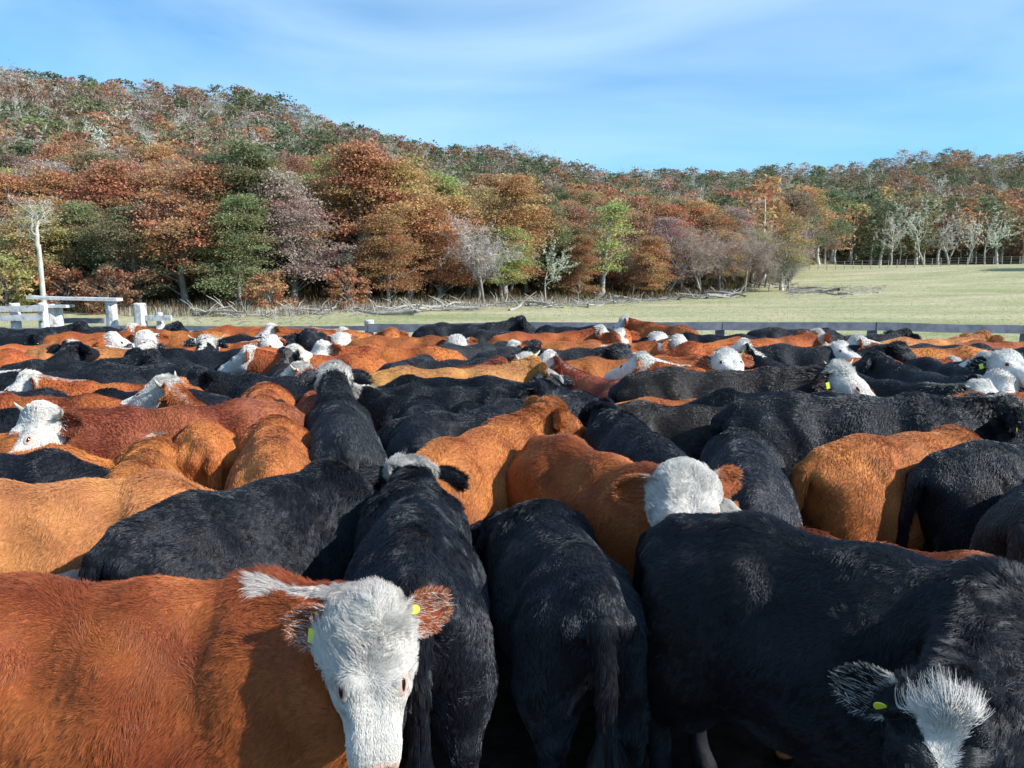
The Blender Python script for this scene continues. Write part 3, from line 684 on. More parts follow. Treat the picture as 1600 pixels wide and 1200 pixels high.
def leafy(seed, H=7.0, W=3.3, base=.16, nc=95, per=85, leaf=.12, lean=.5, squash=.42, gappy=.0, limbs=True):
    r = np.random.default_rng(seed); tb = Tubes()
    lx = r.uniform(.2, 1) * lean
    trunkp = [Vector((lx * (t ** 2) + .12 * math.sin(t * 7 + seed), .12 * math.sin(t * 5 + seed * 2), H * .86 * t)) for t in np.linspace(0, 1, 8)]
    tr = [.19 * (1 - .88 * t) * H / 7 for t in np.linspace(0, 1, 8)]; tr[0] *= 1.35
    tb.add(trunkp, tr, 7)
    V, Fc, TT, off = [], [], [], 0
    for c in range(nc):
        ang = r.uniform(0, 2 * math.pi); h = r.uniform(0, 1) ** .85; zz = H * (base + (1 - base - .03) * h)
        prof = math.sin(math.pi * min(1, .17 + .83 * h) ** .9) ** .6 if h < .97 else .3
        prof = max(prof, .25)
        rr = W * prof * (r.uniform(.15, 1) ** .45) * (1 + .30 * math.sin(ang * 2 + seed + h * 6) + .16 * math.sin(ang * 5 + h * 11 + seed * 3))
        cx = rr * math.cos(ang) + lx * h * h * 1.4; cy = rr * math.sin(ang)
        ccen = np.array([cx, cy, zz + .15 * r.normal()])
        if limbs:
            t0 = max(.08, min(.93, (zz - .22 * rr - .5) / (H * .86))); b0 = Vector((lx * t0 * t0, 0, H * .86 * t0)); e = Vector(ccen)
            m = b0.lerp(e, .5) + Vector((r.normal() * .12, r.normal() * .12, .12 * rr * .5)); rb = .055 * H / 7 * (1.1 - t0 * .6)
            tb.add([b0, m, e], [rb, rb * .6, .012], 3)
            for q in range(3):
                e2 = m.lerp(e, .6) + Vector((r.normal() * .5, r.normal() * .5, r.uniform(.1, .7))) * (H / 9); tb.add([m.lerp(e, .3), e2], [rb * .4, .008], 3)
        n = int(per * r.uniform(.55, 1.4)); sg = r.uniform(.34, .62) * H / 7
        pts = r.normal(size=(n, 3)) * np.array([sg, sg, sg * squash]); rad = np.hypot(pts[:, 0], pts[:, 1]); pts[:, 2] -= .18 * rad
        # lean the sprays outward
        out = np.array([math.cos(ang), math.sin(ang), 0]); pts = pts + ccen + out * (np.abs(r.normal(size=(n, 1))) * .1)
        a, b = rand_dirs(r, n, .45); sz = leaf * r.uniform(.55, 1.35, n)
        v, f = quads(pts, a, b, sz * 1.15, sz * .62); V.append(v); Fc.append(f + off); off += len(v)
        ct = 1 + .16 * r.normal(); hue = r.normal() * .10
        tt = np.clip(ct * (1 + .16 * r.normal(size=n)), .45, 1.7)
        col = np.stack([tt * (1 + hue * .3), tt * (1 - hue * 1.1), tt * (1 - hue * .5)], 1); TT.append(np.repeat(col, 4, 0))
    return (np.array(tb.V), np.array(tb.F)), (np.concatenate(V), np.concatenate(Fc), np.clip(np.concatenate(TT), .2, 2))
def bare(seed, H=6.0, spread=1.0, levels=4, fine=1400, trunk_h=.3, r0=.13, multi=1, lichen=0):
    r = np.random.default_rng(seed); tb = Tubes(); tips = []
    def grow(p, d, ln, rad, lv):
        n = 4 if lv > 1 else 3; path = [p]; rads = [rad]
        for q in range(n):
            d = (d + Vector(r.normal(size=3)) * (.20 if lv == levels else .30) + Vector((0, 0, .07))).normalized(); p = p + d * (ln / n); path.append(p); rads.append(rad * (1 - .5 * (q + 1) / n))
        tb.add(path, rads, 6 if lv == levels else 3)
        if lv == 0 or rad < .004: tips.append((path, d)); return
        if lv <= 2: tips.append((path, d))
        for q in range({4: 7, 3: 5, 2: 4, 1: 3}.get(lv, 3)):
            k = r.integers(1, n + 1) if lv < levels else max(1, r.integers(n // 2, n + 1)); base = path[k]
            ax = Vector(r.normal(size=3)); ax.z *= .5; nd = (d * .75 + ax.normalized() * (.85 * spread) + Vector((0, 0, .15))).normalized()
            grow(base, nd, ln * r.uniform(.48, .8), rads[k] * .58, lv - 1)
    for m in range(multi):
        d = Vector((r.normal() * .12 * multi, r.normal() * .12 * multi, 1)).normalized(); grow(Vector((r.normal() * .3 * (multi > 1), r.normal() * .3 * (multi > 1), -.1)), d, H * (trunk_h + .12), r0, levels)
    V, Fc, off = [], [], 0
    if fine:
        ps = []
        for q in range(fine):
            path, d = tips[r.integers(len(tips))]; k = r.integers(0, len(path) - 1); p = np.array(path[k].lerp(path[k + 1], r.random())); ps.append(p)
        ps = np.array(ps) + r.normal(size=(fine, 3)) * .10
        a, b = rand_dirs(r, fine, .9); v, f = quads(ps, a, b, r.uniform(.10, .28, fine) * H / 6, r.uniform(.008, .016, fine) * (1 if not lichen else 3.2)); V.append(v); Fc.append(f)
        t = np.clip(1 + .2 * r.normal(size=fine), .5, 1.5); col = np.repeat(np.stack([t, t, t], 1), 4, 0)
        fol = (np.concatenate(V), np.concatenate(Fc), col)
    else: fol = None
    TV = np.array(tb.V); sc = H / max(TV[:, 2].max(), .1); TV = TV * sc
    if fol: fol = (fol[0] * sc, fol[1], fol[2])
    return (TV, np.array(tb.F)), fol
def trunk_stem(seed, H, rb):
    return None
PROTO = {}
def mk(kind, seed, tr, cr, bark):
    tm = np_mesh(kind + '_trunk', tr[0], tr[1], True, mat=bark)
    cm = np_mesh(kind + '_crown', cr[0], cr[1], False, {'tint': cr[2]}, LEAF) if cr else None
    PROTO.setdefault(kind, []).append((tm, cm, tr, cr))
for sd in range(5): t, c = leafy(20 + sd, 7, 1.75 + .25 * (sd % 3), base=.10 + .09 * (sd % 3), nc=105, per=230, leaf=.062, squash=.24, lean=.8); mk('leafy', sd, t, c, BARK)
for sd in range(2): t, c = leafy(40 + sd, 7, 2.1, base=.34, nc=60, per=110, squash=.26, leaf=.08, lean=.9); mk('sparse', sd, t, c, BARK_PALE)
for sd in range(3): t, c = bare(60 + sd, 6.2, .95, 4, 2600, multi=1 + sd % 2, trunk_h=.34, r0=.12); mk('twiggy', sd, t, c, BARK)
for sd in range(3): t, c = bare(80 + sd, 7, .75, 3, 700, trunk_h=.55, r0=.15, lichen=1); mk('snag', sd, t, c, BARK_PALE)
t, c = bare(96, 2.9, 1.15, 4, 260, trunk_h=.40, r0=.10, lichen=0); off_ = np.array([t[0][:, 0].mean(), t[0][:, 1].mean(), 0]); t = (t[0] - off_ * np.clip(t[0][:, 2:3] / 1.5, 0, 1), t[1]); c = (c[0] - off_, c[1], c[2] * 1.1)
v_, f_ = tube([(0, 0, -.1), (.02, .01, 1.2), (-.02, 0, 2.4), (0, 0, 3.25)], [.13, .11, .10, .085], 8)
t = (np.concatenate([t[0] + np.array([0, 0, 3.05]), np.array([tuple(q) for q in v_])]), None if False else (list(map(list, t[1])), len(t[0])))
t = (t[0], t[1][0] + [[a + t[1][1] for a in q] for q in f_]); t = (t[0], np.array(t[1])); c = (c[0] + np.array([0, 0, 3.05]), c[1], c[2]); mk('snag', 3, t, c, BARK_PALE)
for sd in range(3): t, c = leafy(120 + sd, 4.3, 2.5, base=.0, nc=85, per=150, leaf=.065, lean=.9, squash=.22); mk('ridge', sd, t, c, BARK_PALE)
for sd in range(2): t, c = leafy(90 + sd, 2.4, 1.35, base=.05, nc=42, per=60, leaf=.075, lean=.1, squash=.6); mk('shrub', sd, t, c, BARK)
TC = {'rust': (0.432, 0.226, 0.122), 'orange': (0.509, 0.295, 0.144), 'brick': (0.357, 0.195, 0.123), 'gold': (0.418, 0.336, 0.154), 'lime': (0.333, 0.354, 0.139), 'olive': (0.225, 0.227, 0.118), 'green': (0.138, 0.169, 0.093), 'brown': (0.313, 0.223, 0.161), 'mauve': (0.433, 0.336, 0.291), 'grey': (0.396, 0.377, 0.315), 'ash': (0.616, 0.626, 0.536)}
WORDS = {'rust': 'rust red', 'orange': 'orange', 'brick': 'brick red', 'gold': 'gold and ochre', 'lime': 'yellow green', 'olive': 'olive', 'green': 'dark green', 'brown': 'russet brown', 'mauve': 'dusty pink and brown', 'grey': 'grey leafless', 'ash': 'pale lichen covered'}
KW = {'ridge': ('wind_bent_beech_tree', 'tree', 'flat topped beech'), 'leafy': ('beech_tree', 'tree', 'beech'), 'sparse': ('open_beech_tree', 'tree', 'thin crowned beech'), 'twiggy': ('bare_tree', 'tree', 'twiggy tree'), 'snag': ('dead_tree', 'tree', 'dead tree'), 'shrub': ('shrub', 'shrub', 'low shrub')}
def where_words(px, D, E):
    if D < E + 5:
        z = 'at the front edge of the wood'
    elif D < E + 28: z = 'just inside the wood on the lower slope'
    elif D < E + 60: z = 'half way up the wooded hill'
    else: z = 'high on the wooded hill near the skyline'
    spots = [(70, 'above the white loading ramp'), (250, 'above the short white board by the ramp'), (450, 'past the ramp where dry reeds stand'), (650, 'behind the joint in the rail'), (850, 'behind the strewn driftwood'), (1050, 'where the dead branches pile up'), (1230, 'near the tip of the tree tongue'), (1360, 'behind the wire fence start'), (1480, 'beyond the middle of the wire fence'), (1600, 'beyond the shaded end of the meadow')]
    s = min(spots, key=lambda q: abs(q[0] - px))[1]
    return z + ', ' + s
NT = [0]
def tree(kind, x, y, colr, s=1.0, rot=None, label=None, group='autumn trees of the hillside wood', sz=None, E=None, var=None):
    lst = PROTO[kind]; colr = colr; tm, cm, _, _ = lst[random.randrange(len(lst)) if var is None else var]
    name, cat, word = KW[kind]; z = Tz(x, y) - .05
    root = link(name, None); root.location = (x, y, z); root.rotation_euler = (0, 0, random.uniform(0, 6.28) if rot is None else rot); sc = sz or s; root.scale = (s, s, sc)
    px = 800 + F * x / y
    if label is None:
        if E is None: E = table(np.array([x / y]), TU, TE)[0]
        zs, wh = where_words(px, y, E).split(', ', 1)
        label = f"{WORDS[colr]} {word} {zs}, {wh}".replace('just inside the wood ', '').replace('where dry reeds stand', 'by the reeds')
        label = ('tall ' if s > .96 else 'small ' if s < .74 else 'rounded ' if s < .84 and kind in ('leafy', 'ridge') else '') + label
        label = ' '.join(label.split()[:16])
    tag(root, label, cat, group + ': ' + label if group else None)
    root['group'] = label
    a = link('trunk', tm, root)
    if cm:
        b = link('crown', cm, root); c = TC[colr]; j = random.uniform(.85, 1.15); b.color = (c[0] * j, c[1] * j * random.uniform(.9, 1.1), c[2] * j, 1)
    NT[0] += 1; return root
def color_for(px, t, r):
    """t: 0 at the wood's edge, 1 at the ridge"""
    right = px > 1180
    if right and t < .25: w = {'rust': 2, 'orange': 1.2, 'olive': 4, 'gold': 1.4, 'brown': 4, 'brick': 1.5, 'green': 4.5}
    elif t < .22: w = {'rust': 5, 'orange': 4, 'brick': 1.2, 'gold': 3, 'lime': 1.3, 'olive': 3.2, 'mauve': 1.5, 'green': 1.3, 'brown': 1}
    elif t < .5: w = {'rust': 4, 'orange': 1.6, 'brick': 2, 'olive': 3, 'gold': 1, 'lime': .7, 'mauve': 1.2, 'green': 2.6, 'brown': 2.5}
    else: w = {'rust': 1.3, 'brick': 1.2, 'olive': 3, 'mauve': 1.4, 'green': 4.5, 'brown': 3, 'grey': 1.2}
    k = list(w); p = np.array([w[q] for q in k]); return k[r.choice(len(k), p=p / p.sum())]
r = np.random.default_rng(11); placed = []; cand = []
GRID = {}
def put(x, y): placed.append((x, y)); GRID.setdefault((int(x // 4), int(y // 4)), []).append((x, y))
def free(x, y, sp):
    i, j = int(x // 4), int(y // 4)
    for di in (-1, 0, 1):
        for dj in (-1, 0, 1):
            for (a, b) in GRID.get((i + di, j + dj), ()):
                if (a - x) ** 2 + (b - y) ** 2 < sp * sp: return False
    return True
# hand-placed trees that can be picked out
HAND = [
 ('snag', 72, 34.2, 'ash', .98, 3, 'tall pale dead tree with a bare trunk and a bushy grey crown behind the ramp', 205),
 ('leafy', 290, 38.5, 'rust', 1.0, 1, 'wide rust red beech with grey twigs by the short white board', 170),
 ('leafy', 175, 43, 'rust', 1.02, 0, None, 0), ('twiggy', 262, 47, 'ash', 1.3, 0, None, 0), ('leafy', 215, 50, 'brick', 1.0, 2, None, 0), ('leafy', 20, 43, 'rust', .95, 2, None, 0), ('shrub', 10, 36.5, 'gold', 1.1, 0, None, 0), ('shrub', 110, 37.5, 'rust', .9, 1, None, 0),('shrub', 175, 35.8, 'brick', .9, 0, None, 0),
 ('leafy', 395, 41, 'olive', 1.15, 3, 'dark olive and gold beech beside the wide rust red one', 0), ('leafy', 465, 41, 'mauve', .95, 1, 'dusty pink brown beech with a round crown in the front row', 0), ('leafy', 350, 46, 'green', 1.1, 4, None, 0),
 ('shrub', 420, 37, 'orange', .8, 1, None, 0), ('shrub', 545, 39, 'rust', .9, 0, None, 0), ('leafy', 570, 45, 'rust', 1.25, 0, None, 0), ('leafy', 640, 46, 'orange', 1.2, 2, None, 0), ('leafy', 610, 42, 'rust', .7, 1, None, 0), ('leafy', 520, 50, 'lime', 1.15, 4, None, 0),
 ('twiggy', 745, 45, 'ash', .9, 1, 'small grey lichen covered tree in the front row behind the rail', 0), ('leafy', 700, 52, 'lime', 1.1, 3, None, 0), ('leafy', 790, 50, 'orange', 1.1, 1, None, 0), ('leafy', 690, 46, 'rust', .85, 1, None, 0),
 ('sparse', 940, 55, 'lime', .95, 1, None, 0), ('leafy', 880, 56, 'rust', .75, 0, None, 0), ('twiggy', 985, 58, 'mauve', .95, 0, None, 0), ('twiggy', 1040, 58, 'mauve', .95, 2, None, 0),
 ('twiggy', 1085, 60, 'brick', 1.0, 1, None, 0), ('twiggy', 1125, 61, 'mauve', 1.05, 0, 'broad grey and pink twiggy tree near the tip of the tree tongue', 0), ('twiggy', 1160, 62, 'mauve', .95, 2, None, 0),
 ('sparse', 1218, 64, 'gold', .85, 0, 'slim ochre topped tree at the very tip of the tree tongue', 0), ('twiggy', 1232, 62, 'grey', .6, 1, 'small leaning grey tree at the tip of the tree tongue', 0), ('twiggy', 1200, 62, 'grey', .62, 0, None, 0),
 ('snag', 1265, 118, 'ash', 1.45, 1, 'tall forked white dead trunk where the wire fence starts', 0), ('snag', 1385, 117, 'ash', 1.35, 2, 'bare white dead trunk beyond the middle of the wire fence', 0), ('snag', 1438, 118, 'ash', 1.6, 0, 'pale dead tree with a wide fork at the far wood edge', 0), ('snag', 1475, 118, 'ash', 1.1, 1, None, 0), ('snag', 1530, 117, 'ash', 1.35, 2, None, 0),
]
for kind, px, y, colr, s, var, lab, _ in HAND:
    x = U(px) * y; put(x, y); tree(kind, x, y, colr, s, label=lab, var=var)
# a sapling-high tree out of the frame whose shade falls on the meadow
tree('leafy', U(1760) * 80, 80, 'olive', 1.3, label='olive beech standing alone on the meadow past the shaded end'); put(U(1760) * 80, 80)
# random fill
pts = []
for tries in range(90000):
    px = r.uniform(-260, 1860); t = r.random() ** 1.25
    u = U(px); E = float(np.interp(u, TU, TE)); Rr = float(np.interp(u, TU, TR))
    if 1130 < px < 1235: E0 = 61
    else: E0 = E
    y = E0 + 1 + (Rr * 1.04 - E0) * t
    if E0 == 61 and 72 < y < E: continue
    x = u * y
    t2 = np.clip((y - E) / (Rr - E), 0, 1)
    sp = 2.15 + .55 * t2 + (0.8 if px > 1200 else 0)
    if not free(x, y, sp): continue
    put(x, y); pts.append((px, x, y, t2, math.hypot(x, y)))
    if len(pts) > 4600: break
pts.sort(key=lambda q: q[4])
vis = [q[4] for q in pts if -30 < q[0] < 1630 and q[0] < 1195]; lim = vis[252]
far = []
for px, x, y, t, D in pts:
    cl = color_for(px, t, r); q = r.random()
    edge = t < .04
    if cl == 'grey': kind = 'twiggy'
    elif cl == 'mauve': kind = 'twiggy' if q < .6 else 'leafy'
    else: kind = 'leafy' if q < (.45 if px > 1180 and t < .1 else .64) else 'sparse' if q < (.8 if px > 1180 and t < .1 else .72) else 'twiggy' if q < .85 else 'snag'
    if kind == 'snag' or (kind == 'twiggy' and cl not in ('mauve',)): cl = 'ash' if r.random() < .6 else 'grey'
    if kind in ('leafy', 'sparse') and t > .38: kind = 'ridge'
    s = r.uniform(.72, 1.05) * (1 - .22 * t) * (1.45 if px > 1180 and t < .3 else 1.0) * (1.3 if kind == 'ridge' else 1)
    if edge and px < 1180: s *= r.uniform(.72, 1)
    if 1130 < px < 1235 and y < 72: s *= .7; kind = 'twiggy'; cl = 'mauve'
    if -30 < px < 1630 and (D < lim or (px > 1195 and t < .10 and NT[0] < 300)): tree(kind, x, y, cl, s)
    else: far.append((kind, x, y, cl, s))
# the rest of the wood: one mass
Vs, Fs, Cs, VT, FT, o1, o2 = [], [], [], [], [], 0, 0
LOW = {}
for k in PROTO:
    for (tm, cm, tr, cr) in PROTO[k]:
        nq = len(cr[1]); keep = {'ridge': 560, 'leafy': 800, 'sparse': 400, 'twiggy': 420, 'snag': 300, 'shrub': 200}[k]
        rr_ = np.random.default_rng(3); sel = rr_.choice(nq, min(keep, nq), replace=False); fac = math.sqrt(nq / len(sel)) * (.60 if k in ('leafy', 'sparse', 'ridge') else .8)
        V4 = cr[0].reshape(-1, 4, 3)[sel]; cc = V4.mean(1, keepdims=True); 
        V4 = cc + (V4 - cc) * (fac if k in ('leafy', 'sparse', 'ridge') else np.array(1.5)); C4 = cr[2].reshape(-1, 4, 3)[sel]
        nf = 240 if k in ('twiggy', 'snag') else 56
        TFs = tr[1][:nf]; 
        LOW.setdefault(k, []).append((V4.reshape(-1, 3), C4.reshape(-1, 3), tr[0], TFs))
for kind, x, y, cl, s in far:
    V4, C4, TV, TF = LOW[kind][r.integers(len(LOW[kind]))]
    an = r.uniform(0, 6.28); ca, sa = math.cos(an) * s, math.sin(an) * s; M = np.array([[ca, -sa, 0], [sa, ca, 0], [0, 0, s]]); p = np.array([x, y, Tz(x, y)])
    Vs.append(V4 @ M.T + p); c = np.array(TC[cl]) * r.uniform(.8, 1.2); Cs.append(np.clip(C4 * c, 0, 1))
    used = np.unique(TF); mp_ = np.zeros(TF.max() + 1, int); mp_[used] = np.arange(len(used)); VT.append(TV[used] @ M.T + p); FT.append(mp_[TF] + o2); o2 += len(used)
Vs = np.concatenate(Vs); Cs = np.concatenate(Cs)
fo = link('forest', np_mesh('forest', Vs, np.arange(len(Vs)).reshape(-1, 4), False, {'tint': Cs}, LEAF)); fo.color = (1, 1, 1, 1); tag(fo, 'thick autumn wood covering the upper slopes of the hills', 'forest', kind='stuff')
ft = link('forest_trunks', np_mesh('forest_trunks', np.concatenate(VT), np.concatenate(FT), True, mat=BARK_PALE)); tag(ft, 'grey trunks and bare branches all through the far wood', 'forest', kind='stuff')
print('trees', NT[0], 'far', len(far), 'far quads', len(Vs) // 4)

# ------------------------------------------------------------------ dead wood, reeds and undergrowth
DRIFT = noise_mat('driftwood', (.20, .19, .17), (.46, .44, .40), 4, .9, .5, bd=.03)
LOGS = []
for sd in range(6):
    rr_ = np.random.default_rng(200 + sd); tb = Tubes(); n = 7; Ln = rr_.uniform(1.6, 3.4)
    path = [Vector((Ln * (t - .5), .18 * math.sin(t * 5 + sd), .12 + .10 * math.sin(t * 4 + sd * 2) + .08 * t)) for t in np.linspace(0, 1, n)]
    r0 = rr_.uniform(.06, .13); tb.add(path, [r0 * (1 - .6 * i / (n - 1)) for i in range(n)], 6)
    for q in range(5):
        k = rr_.integers(1, n); d = Vector((rr_.uniform(.1, .6), rr_.normal() * .4, rr_.uniform(.1, .6))); tb.add([path[k], path[k] + d * .6, path[k] + d * 1.1 + Vector((.1, 0, -.05))], [.035, .022, .008], 4)
    LOGS.append(np_mesh('log', np.array(tb.V), np.array(tb.F), True, mat=DRIFT))
logpts = []
def log_at(px, y, s=1.0, lab=None, rot=None):
    x = U(px) * y; o = link('fallen_log', random.choice(LOGS)); o.location = (x, y, Tz(x, y) - .02); o.rotation_euler = (random.uniform(-.2, .2), random.uniform(-.05, .05), random.uniform(0, 6.28) if rot is None else rot); o.scale = (s, s, s)
    spots = [(350, 'among dry reeds past the short white board'), (570, 'on open grass behind the white topped post'), (760, 'by the small lichen grey tree'), (900, 'where the sticks lie thickest on the grass'), (1060, 'under the pink twiggy trees'), (1180, 'at the foot of the tree tongue tip'), (1300, 'out on the meadow past the tree tongue')]
    l_ = ('long ' if s > .9 else 'short ' if s < .65 else 'mid sized ') + 'bleached fallen branch ' + min(spots, key=lambda q: abs(q[0] - px))[1]
    tag(o, lab or l_, 'log', l_)
for i in range(90):
    px = r.choice([r.uniform(330, 700), r.uniform(600, 1000), r.uniform(780, 1260), r.uniform(1100, 1330)]); E = float(np.interp(U(min(px, 1180)), TU, TE)); y = E + r.uniform(-7.5, 1.5) * (1 if px > 560 else .5)
    if px > 1230: y = 62 + r.uniform(-8, 6)
    log_at(px, y, r.uniform(.45, 1.15))
tb = Tubes(); 
for i in range(2600):
    px = r.choice([r.uniform(560, 1000), r.uniform(800, 1260), r.uniform(280, 800), r.uniform(900, 1380)]); E = float(np.interp(U(min(px, 1190)), TU, TE)); y = E + r.normal() * 2.6 - 1.2
    if px > 1230: y = 61 + r.normal() * 3.5
    x = U(px) * y; z = Tz(x, y); a = r.uniform(0, 3.14); ln = r.uniform(.15, .75); d = Vector((math.cos(a) * ln, math.sin(a) * ln, r.uniform(-.02, .12 if r.random() < .9 else .5)))
    p = Vector((x, y, z + .03)); tb.add([p, p + d * .5 + Vector((0, 0, .05)), p + d], [.022, .02, .008], 3)
tag(link('branch_litter', np_mesh('branch_litter', np.array(tb.V), np.array(tb.F), False, mat=DRIFT)), 'bleached twigs and sticks strewn along the edge of the wood', 'sticks', kind='stuff')
def tufts(name, n, fpos, hgt, cols, label, cat, wd=.02, blades=7):
    Vv, Cc = [], []
    for i in range(n):
        x, y = fpos(); z = Tz(x, y) - .03
        c = np.array(cols[r.integers(len(cols))]) * r.uniform(.7, 1.2)
        for q in range(blades):
            a = r.uniform(0, 6.28); h = hgt * r.uniform(.4, 1.15); sp = r.uniform(.05, .35) * h; bx, by = x + r.normal() * .12, y + r.normal() * .12
            tx, ty = bx + math.cos(a) * sp, by + math.sin(a) * sp; nx, ny = -math.sin(a) * wd, math.cos(a) * wd
            Vv += [(bx - nx, by - ny, z), (bx + nx, by + ny, z), (tx + nx * .3, ty + ny * .3, z + h), (tx - nx * .3, ty - ny * .3, z + h * .97)]; Cc += [c] * 4
    o = link(name, np_mesh(name, np.array(Vv), np.arange(len(Vv)).reshape(-1, 4), False, {'tint': np.array(Cc)}, LEAF)); o.color = (1, 1, 1, 1); tag(o, label, cat, kind='stuff')
def pos_edge(lo, hi, a, b):
    def f():
        px = r.uniform(lo, hi); E = float(np.interp(U(min(px, 1180)), TU, TE)); y = E + r.uniform(a, b); return U(px) * y, y
    return f
tufts('dry_reeds', 1100, pos_edge(180, 900, -3.2, 2.5), .42, [(.50, .45, .34), (.33, .27, .19), (.20, .15, .10), (.56, .53, .44)], 'dry straw coloured reeds and weeds along the foot of the wood', 'reeds', .016)
tufts('undergrowth', 1600, pos_edge(-150, 1230, -1, 9), .6, [(.14, .11, .06), (.20, .10, .05), (.12, .12, .05), (.26, .21, .13)], 'low brown undergrowth between the trunks', 'undergrowth', .03)
tufts('meadow_grass', 9000, lambda: (lambda y: (r.uniform(-.72, .72) * y, y))(15 + 70 * r.random() ** 1.3), .085, [(.36, .34, .15), (.42, .38, .20), (.28, .29, .12)], 'short pale tussocks dotted over the grazed meadow', 'grass', .012, 4)

# ------------------------------------------------------------------ corral fence
def board(name, parent, a, b, hgt, thick, mat, sag=0):
    a, b = Vector(a), Vector(b); ln = (b - a).length; n = 7; V = []; rr_ = random.Random(str(a) + name)
    off = [rr_.uniform(-.006, .006) for _ in range(n + 1)]
    for i in range(n + 1):
        t = i / n; p = a.lerp(b, t)
        for (yy, zz) in ((-thick / 2, -hgt / 2), (thick / 2, -hgt / 2), (thick / 2, hgt / 2), (-thick / 2, hgt / 2)):
            d = (b - a).normalized(); nrm = Vector((-d.y, d.x, 0)).normalized()
            V.append(p + nrm * yy + Vector((0, 0, zz + off[i] * (1 if zz > 0 else .6) - sag * math.sin(math.pi * t))))
    Fq = [(i * 4 + j, i * 4 + (j + 1) % 4, i * 4 + 4 + (j + 1) % 4, i * 4 + 4 + j) for i in range(n) for j in range(4)] + [(3, 2, 1, 0), (n * 4, n * 4 + 1, n * 4 + 2, n * 4 + 3)]
    me = bpy.data.meshes.new(name); me.from_pydata([tuple(v) for v in V], [], [q[::-1] for q in Fq]); me.materials.append(mat); me.update()
    return link(name, me, parent)
def post(parent, x, y, h, rad, mat, name='post', sq=False):
    rr_ = random.Random(x * 31 + y); k = 12; hs = [-.2, h * .3, h * .7, h - .02, h]
    V, Fq = [], []
    for i, z in enumerate(hs):
        for j in range(k):
            a = 2 * math.pi * j / k; q = rad * (1 + rr_.uniform(-.04, .04)) * (1.06 - .06 * i / 4) * (.9 if i == 4 else 1)
            if sq: q *= min(1 / max(abs(math.cos(a)), abs(math.sin(a))), 1.3)
            V.append((x + q * math.cos(a), y + q * math.sin(a), z + (rr_.uniform(-.012, .012) if i > 2 else 0)))
    for i in range(len(hs) - 1):
        for j in range(k): Fq.append((i * k + j, i * k + (j + 1) % k, (i + 1) * k + (j + 1) % k, (i + 1) * k + j))
    Fq.append(tuple(range((len(hs) - 1) * k, len(hs) * k)))
    me = bpy.data.meshes.new(name); me.from_pydata(V, [], Fq); me.materials.append(mat); me.update()
    return link(name, me, parent)
YF = 13.9
fence = link('rail_fence', None); tag(fence, 'long grey plank rail fence closing the far side of the corral', 'fence')
def PX(px, y=YF): return U(px) * y / (math.cos(PITCH)) * 1.0
def XatF(px, py=512, y=YF): return at_y(px, py, y).x
tops = [(-120, 519), (190, 512), (575, 512.5), (805, 509.5), (1128, 509), (1368, 509.5), (1610, 515), (1860, 520), (2200, 526)]
fx = [at_y(p, q, YF) for p, q in tops]
for i in range(len(fx)):
    post(fence, fx[i].x, YF + .12, fx[i].z + (.02 if i != 2 else .13), .085, WOOD_WHITE if i == 2 else WOOD_GREY)
for i in range(len(fx) - 1):
    a, b = fx[i], fx[i + 1]
    for lv, h in ((0, .15), (-.34, .12), (-.66, .12)):
        th = h if (i > 1 or lv) else .085
        board('rail', fence, (a.x + .008, YF - .005 * (i % 2), a.z + lv), (b.x - .008, YF - .005 * (i % 2), b.z + lv), th, .05, WOOD_GREY, .01)
# loading ramp of white boards behind the fence at the left
YR = 14.6
def W(px, py, y=YR): return at_y(px, py, y)
ramp = link('loading_ramp', None); tag(ramp, 'white painted timber loading ramp frame with thick posts and flat top beam', 'ramp')
for px, top, rr_ in ((83, 475, .15), (173, 471, .10)):
    p = W(px, top); post(ramp, p.x, p.y, p.z, rr_, WOOD_WHITE)
a, b = W(48, 466), W(188, 470); board('top_beam', ramp, (a.x, YR - .02, a.z + .02), (b.x, YR - .02, b.z + .02), .055, .24, WOOD_WHITE)
a, b = W(60, 475), W(112, 475); board('cap_board', ramp, (a.x, YR - .05, a.z - .035), (b.x, YR - .05, b.z - .035), .05, .30, WOOD_WHITE)
a, b = W(96, 501, 14.9), W(163, 501, 14.9); board('low_rail', ramp, a, b, .10, .05, WOOD_GREY)
side = link('board_panel_fence', None); tag(side, 'two wide white boards on a short post beside the loading ramp', 'fence')
a, b = W(-60, 484, 14.2), W(70, 482, 14.2); board('board', side, a, b, .11, .045, WOOD_WHITE)
a, b = W(-60, 498, 14.2), W(68, 496, 14.2); board('board', side, a, b, .11, .045, WOOD_WHITE)
for px in (22, 66): p = W(px, 474, 14.32); post(side, p.x, p.y, p.z, .085, WOOD_WHITE)
p0, p1 = W(-12, 500, 14.05), W(12, 518, 14.05)
gate = link('gate_post', None); tag(gate, 'square grey white gate post with a short white board nailed beside it', 'post')
p = W(218, 474, 14.4); post(gate, p.x, p.y, p.z, .095, WOOD_WHITE, sq=True)
p = W(249, 488, 14.5); post(gate, p.x, p.y, p.z, .06, WOOD_WHITE, name='short_post')
a, b = W(228, 497, 14.38), W(268, 497, 14.38); board('board', gate, a, b, .10, .045, WOOD_WHITE)
